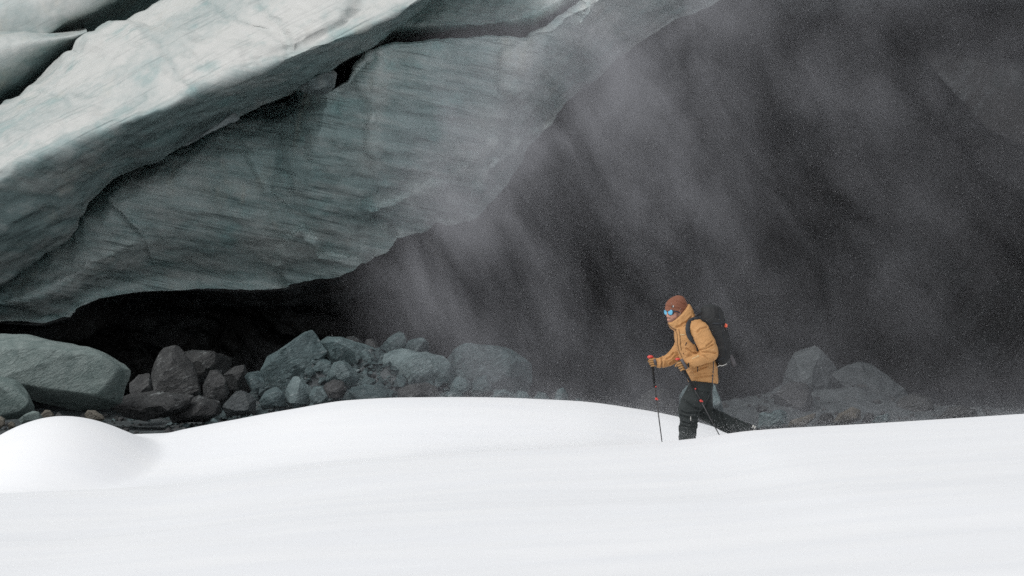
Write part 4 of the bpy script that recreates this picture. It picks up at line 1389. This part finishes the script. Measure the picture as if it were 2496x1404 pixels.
b1 = boot([(425, 1350, 535, 1350, .062, -0.115), (415, 1400, 540, 1398, .060, -0.115), (380, 1428, 545, 1428, .055, -0.115), (345, 1446, 545, 1446, .052, -0.115)], "black boot of the front leg, sunk in the snow",
          [(338, 1446, 548, 1446, .055, -0.115), (338, 1458, 548, 1458, .055, -0.115)])
b2 = boot([(985, 1290, 1000, 1202, .060, 0.11), (1012, 1292, 1022, 1206, .058, 0.11), (1030, 1296, 1048, 1214, .055, 0.11), (1020, 1320, 1070, 1238, .053, 0.11), (1012, 1350, 1076, 1290, .052, 0.11), (1008, 1400, 1076, 1350, .050, 0.11), (1006, 1452, 1070, 1430, .045, 0.11)],
          "black ski boot of the trailing leg, heel raised", [(1068, 1240, 1082, 1236, .050, 0.11), (1072, 1290, 1086, 1290, .050, 0.11), (1070, 1360, 1086, 1360, .048, 0.11), (1064, 1445, 1082, 1445, .045, 0.11)])
for x, y in ((1040, 1224), (1056, 1232)):
    path_tube("buckle", [CP(x, y - 8, 0.048), CP(x - 3, y + 4, 0.046), CP(x - 6, y + 14, 0.048)], 0.0062, M_WHITE, b2, 8)
path_tube("boot_cable", [CP(1030, 1276, 0.05), CP(1036, 1262, 0.046), CP(1048, 1258, 0.046), CP(1056, 1266, 0.048), CP(1050, 1280, 0.05), CP(1038, 1286, 0.05)], 0.0032, M_WHITE, b2, 6)
path_tube("cuff_buckle", [CP(1002, 1212, 0.05), CP(1006, 1220, 0.044)], 0.006, M_GREYSTRAP, b2, 6)

# backpack
PACK = [(640, 193, 706, 192, .035, 0.0), (608, 203, 742, 206, .090, 0.0), (586, 232, 768, 236, .125, 0.0), (566, 275, 784, 275, .14, 0.0), (566, 315, 795, 320, .148, 0.0), (580, 365, 806, 365, .152, 0.0), (604, 430, 820, 430, .155, 0.0), (632, 500, 834, 500, .155, 0.0),
        (658, 560, 845, 560, .155, 0.0), (678, 615, 852, 608, .15, 0.0), (694, 660, 842, 655, .14, 0.0), (708, 692, 822, 688, .115, 0.0), (722, 712, 790, 708, .07, 0.0)]
root_pack = empty("backpack", CP(715, 712, 0))
tag(root_pack, "black roll-top backpack worn on the walker's back", "backpack")
bm = bmesh.new()
tube_into(bm, densify(PACK, 5), 64, power=2.4, pleat=lambda si, th: 0.055 * math.sin(17 * th + 0.8 * math.sin(3 * th)) * max(0, 1 - si / 18.0) + 0.012 * math.sin(7 * th + si * 0.3))
bmesh.ops.recalc_face_normals(bm, faces=bm.faces)
me = bpy.data.meshes.new("pack_body")
bm.to_mesh(me); bm.free()
wrinkle(me, 0.009, 6.5, (1, 1, 1.3), 21.0)
pack = link("pack_body", me, M_PACK, root_pack)
BV_P = BVHTree.FromPolygons([Vector(v) for v in coords_of(me)], [tuple(p.vertices) for p in me.polygons])
# a small knot of fabric gathered by the cord on top
bm = bmesh.new()
ball_into(bm, CP(672, 196, 0), (.034, .032, .012), 16)
me = bpy.data.meshes.new("cinch_top"); bm.to_mesh(me); bm.free()
displace(me, 0.02, 22, 3)
link("cinch_top", me, M_PACK, root_pack)
path_tube("draw_cord", [CP(596, 236, -0.10), CP(578, 255, -0.11), CP(560, 274, -0.09), (CP(548, 284, -0.06))], 0.006, M_STRAP, root_pack)
path_tube("haul_loop", [CP(548, 282, -0.06), CP(540, 290, -0.04), CP(548, 298, -0.02), CP(566, 296, 0.0), CP(590, 300, 0.02)], 0.007, M_STRAP, root_pack)
path_tube("strap_buckle", [CP(546, 278, -0.07), CP(556, 272, -0.075)], 0.011, M_GREYSTRAP, root_pack)
seam("side_strap", [(792, 640), (740, 655), (712, 668)], 0.004, M_STRAP, BV_P, 0.002, root_pack, fl=(0.010, 0.003))
seam("side_strap", [(800, 330), (760, 345), (690, 348)], 0.004, M_STRAP, BV_P, 0.002, root_pack, fl=(0.009, 0.003))
seam("side_seam", [(745, 260), (765, 360), (790, 480), (806, 590), (800, 660)], 0.0035, M_STRAP, BV_P, 0.001, root_pack)
path_tube("strap_tail", [CP(838, 616, -0.10), CP(856, 640, -0.10), CP(872, 680, -0.095), CP(884, 712, -0.09)], 0.01, M_GREYSTRAP, root_pack, 8, flat=(0.020, 0.003))
path_tube("cord_loop", [CP(800, 352, -0.10), CP(812, 358, -0.11), CP(812, 374, -0.11), CP(802, 376, -0.10), CP(798, 362, -0.10)], 0.0085, M_ORANGE, root_pack)
path_tube("cord_loop", [CP(806, 384, -0.10), CP(812, 396, -0.10), CP(807, 402, -0.10)], 0.006, M_GREYSTRAP, root_pack)
path_tube("bottom_cord", [CP(722, 718, -0.09), CP(742, 712, -0.12), CP(752, 702, -0.13), CP(768, 708, -0.125), CP(790, 702, -0.115), CP(812, 690, -0.11)], 0.0035, M_WHITE, root_pack, 6)
# shoulder strap lies over the jacket
sp = [(596, 296), (560, 306), (525, 312), (500, 326), (484, 352), (478, 390), (484, 430), (498, 462), (520, 490), (545, 514), (558, 548), (566, 594)]
q = []
for i in range(len(sp) - 1):
    for k in range(4):
        q.append((sp[i][0] + (sp[i + 1][0] - sp[i][0]) * k / 4, sp[i][1] + (sp[i + 1][1] - sp[i][1]) * k / 4))
pts = [on(BV_J, x, y, 0.010, -0.10) for x, y in q]
for i in range(1, len(pts) - 1):                        # even out the hits
    pts[i].y = 0.25 * pts[i - 1].y + 0.5 * pts[i].y + 0.25 * pts[i + 1].y
path_tube("shoulder_strap", pts[:36], 0.02, M_STRAP, root_pack, 10, flat=(0.024, 0.010))
path_tube("strap_webbing", pts[34:], 0.008, M_STRAP, root_pack, 8, flat=(0.009, 0.004))
seam("load_strap", [(700, 655), (697, 720), (692, 800), (688, 858)], 0.004, M_GREYSTRAP, BV_J, 0.002, root_pack, fl=(0.006, 0.002))


# trekking poles
def pole(label, A, va, B, vb, k_grip, clamps, knob, strap):
    """A/B: drawing units of grip top and of the tip where the snow hides it; the shaft runs on into the snow"""
    a, b = CP(*A, va), CP(*B, vb)
    ax = (b - a)
    tip = a + ax * 1.10
    root = empty("trekking_pole", tip)
    tag(root, label, "trekking pole", "the walker's trekking poles")
    at = lambda t: a + ax * t
    path_tube("grip", [at(0.02), at(0.035), at(0.06), at(0.10), at(0.13), at(k_grip * 0.6), at(k_grip)], [0.012, 0.016, 0.0145, 0.0165, 0.0145, 0.0142, 0.0125], M_BLACK, root, 14)
    bm = bmesh.new()
    ball_into(bm, a + Vector((-0.006, 0, 0.004)), knob, 16)
    me = bpy.data.meshes.new("knob"); bm.to_mesh(me); bm.free()
    link("knob", me, M_RED, root)
    path_tube("upper_shaft", [at(k_grip - 0.01), at(clamps[0])], 0.0085, M_SHAFT, root, 12)
    path_tube("middle_shaft", [at(clamps[0]), at(clamps[1])], 0.0074, M_SHAFT, root, 12)
    path_tube("lower_shaft", [at(clamps[1]), at(0.97), tip], [0.0064, 0.0055, 0.004], M_SHAFT, root, 12)
    for t in clamps:
        o = path_tube("clamp", [at(t - 0.012), at(t - 0.008), at(t + 0.010), at(t + 0.014)], [0.010, 0.0125, 0.0125, 0.009], M_BLACK if t == clamps[0] else M_RED, root, 12)
        path_tube("clamp_lever", [at(t + 0.002) + Vector((0.010, -0.010, 0)), at(t + 0.016) + Vector((0.012, -0.010, 0))], 0.008, M_RED, o, 8)
    bm = bmesh.new()
    bmesh.ops.create_cone(bm, cap_ends=True, segments=16, radius1=0.035, radius2=0.012, depth=0.012, matrix=Matrix.Translation(a + ax * 1.05) @ ax.to_track_quat('Z', 'Y').to_matrix().to_4x4())
    me = bpy.data.meshes.new("basket"); bm.to_mesh(me); bm.free()
    link("basket", me, M_BLACK, root)
    path_tube("wrist_strap", [CP(*p) for p in strap], 0.01, M_GREYSTRAP, root, 8, flat=(0.0145, 0.003))
    return root


pole("upright trekking pole held in the far, forward hand", (164, 636), 0.212, (258, 1355), 0.15, 0.31, (0.34, 0.493), (.032, .024, .019),
     [(192, 650, 0.155), (200, 672, 0.150), (204, 700, 0.158), (196, 712, 0.19)])
pole("slanting trekking pole held in the near hand, across the legs", (398, 654), -0.262, (752, 1305), -0.20, 0.36, (0.375, 0.54), (.026, .020, .013),
     [(424, 650, -0.318), (442, 682, -0.326), (458, 712, -0.322), (470, 736, -0.31)])
# ------------------------------------------------------------------ drifting snow in the air
def build_air():
    t = NT("drifting_snow_air")
    p = t.pos()
    sep = t.node("ShaderNodeSeparateXYZ")
    t.l.new(p, sep.inputs[0])
    X, Y, Z = sep.outputs
    # curtains of spindrift: long wisps leaning down to the right
    m1 = t.mapping(p, rot=(0, math.radians(27), 0), scale=(0.55, 0.14, 0.34))
    n1 = t.noise(m1, 1.0, 3.0, 0.62, 0.9)
    m2 = t.mapping(p, loc=(5, 2, 3), rot=(0, math.radians(26), 0), scale=(1.25, 0.22, 0.52))
    n2 = t.noise(m2, 1.0, 4.5, 0.74, 0.5)
    w = t.math('MULTIPLY', t.ramp(n1, 0.40, 0.70, 0.28, 1.35), t.ramp(n2, 0.38, 0.63, 0.16, 2.0))
    # it blows out of the cave mouth: nothing under the hanging wall at the left, thinner to the right
    s1 = t.math('SUBTRACT', t.math('ADD', X, 2.3), t.math('MULTIPLY', t.math('SUBTRACT', Z, 2.3), 0.98))
    e = t.math('MULTIPLY', t.ramp(s1, -2.3, 0.9), t.ramp(X, -2.6, -0.8))
    veil = t.math('MULTIPLY', t.ramp(s1, -1.8, 0.0), t.ramp(s1, 0.4, 2.6, 1.0, 0.0))      # thickest where it spills over the ice edge
    e = t.math('MULTIPLY', e, t.math('ADD', t.math('MULTIPLY', veil, 0.9), 0.85))
    e = t.math('MULTIPLY', e, t.ramp(Y, 27.0, 30.0))
    e = t.math('MULTIPLY', e, t.ramp(Z, 1.0, 5.5, 0.62, 1.25))
    e = t.math('MULTIPLY', e, t.ramp(X, 0.5, 6.5, 1.0, 0.40))
    g = t.math('MULTIPLY', t.ramp(Z, 0.0, 1.2, 1.0, 0.0), t.ramp(X, -4.8, -0.5))
    g = t.math('MULTIPLY', g, t.ramp(Y, 27.0, 31.0))
    d = t.math('ADD', t.math('MULTIPLY', t.math('MULTIPLY', w, e), 0.050), t.math('MULTIPLY', g, 0.016))
    v = t.node("ShaderNodeVolumePrincipled")
    v.inputs['Color'].default_value = (0.92, 0.935, 1.0, 1)
    v.inputs['Anisotropy'].default_value = 0.0
    t.l.new(d, v.inputs['Density'])
    t.l.new(v.outputs[0], t.out.inputs['Volume'])
    bm = bmesh.new()
    bmesh.ops.create_cube(bm, size=1.0, matrix=Matrix.Translation((2.6, 33.25, 3.8)) @ Matrix.Diagonal((15.2, 13.5, 8.2, 1)))
    me = bpy.data.meshes.new("haze")
    bm.to_mesh(me)
    bm.free()
    o = link("haze", me, t.m, smooth=False)
    tag(o, "curtains of windblown snow drifting across the cave mouth", kind="stuff")


build_air()


def build_flakes():
    """grains of blown snow, one cloud"""
    rs = np.random.RandomState(11)
    N = 900000
    Y = rs.uniform(22.5, 36.0, N)
    px = rs.uniform(780, 2600, N)
    py = rs.uniform(-60, 1120, N)
    X = (px - 1248) / F * Y
    Z = CZ - (py - HY) / F * Y
    c = np.stack([X, Y, Z], -1)
    a = math.radians(20)
    q = np.stack([(X * math.cos(a) + Z * math.sin(a)) * 0.62, Y * 0.16, (-X * math.sin(a) + Z * math.cos(a)) * 0.24], -1)
    n = fbm(q * 1.3 + 4, 3)
    s1 = (X + 2.3) - (Z - 2.3) * 0.98
    e = smooth01((s1 + 1.0) / 2.2) * smooth01((X + 2.3) / 1.8)
    keep = rs.rand(N) < e * np.clip(0.30 + 1.6 * n, 0.05, 1.0) * 0.20
    c = c[keep]
    # ground drift: grains skimming the crest beside the walker
    M = 100000
    gx = rs.uniform(-1.0, 6.0, M)
    gy = rs.uniform(22.7, 29.5, M)
    gz = snow_z(gx, gy) + rs.exponential(0.055, M) + 0.003
    c = np.concatenate([c, np.stack([gx, gy, gz], -1)])
    k = len(c)
    size = 0.0005 + 0.0009 * rs.rand(k) ** 3
    tet = np.array([[1, 1, 1], [1, -1, -1], [-1, 1, -1], [-1, -1, 1]], float)
    rot = rs.normal(size=(k, 3, 3))
    rot, _ = np.linalg.qr(rot)
    v = (np.einsum('kij,tj->kti', rot, tet) * size[:, None, None] + c[:, None, :]).reshape(-1, 3)
    f = (np.array([[0, 1, 2], [0, 2, 3], [0, 3, 1], [1, 3, 2]])[None] + 4 * np.arange(k)[:, None, None]).reshape(-1, 3)
    me = bpy.data.meshes.new("blowing_snow")
    me.vertices.add(len(v))
    me.vertices.foreach_set("co", v.ravel())
    me.loops.add(f.size)
    me.loops.foreach_set("vertex_index", f.ravel())
    me.polygons.add(len(f))
    me.polygons.foreach_set("loop_start", np.arange(0, f.size, 3))
    me.polygons.foreach_set("loop_total", np.full(len(f), 3))
    me.update()
    o = link("blowing_snow", me, mat_plain("snow_grain", (0.85, 0.86, 0.88), 0.8, var=0.02), smooth=False)
    tag(o, "fine white snow grains blowing past the walker and the cave mouth", kind="stuff")


build_flakes()
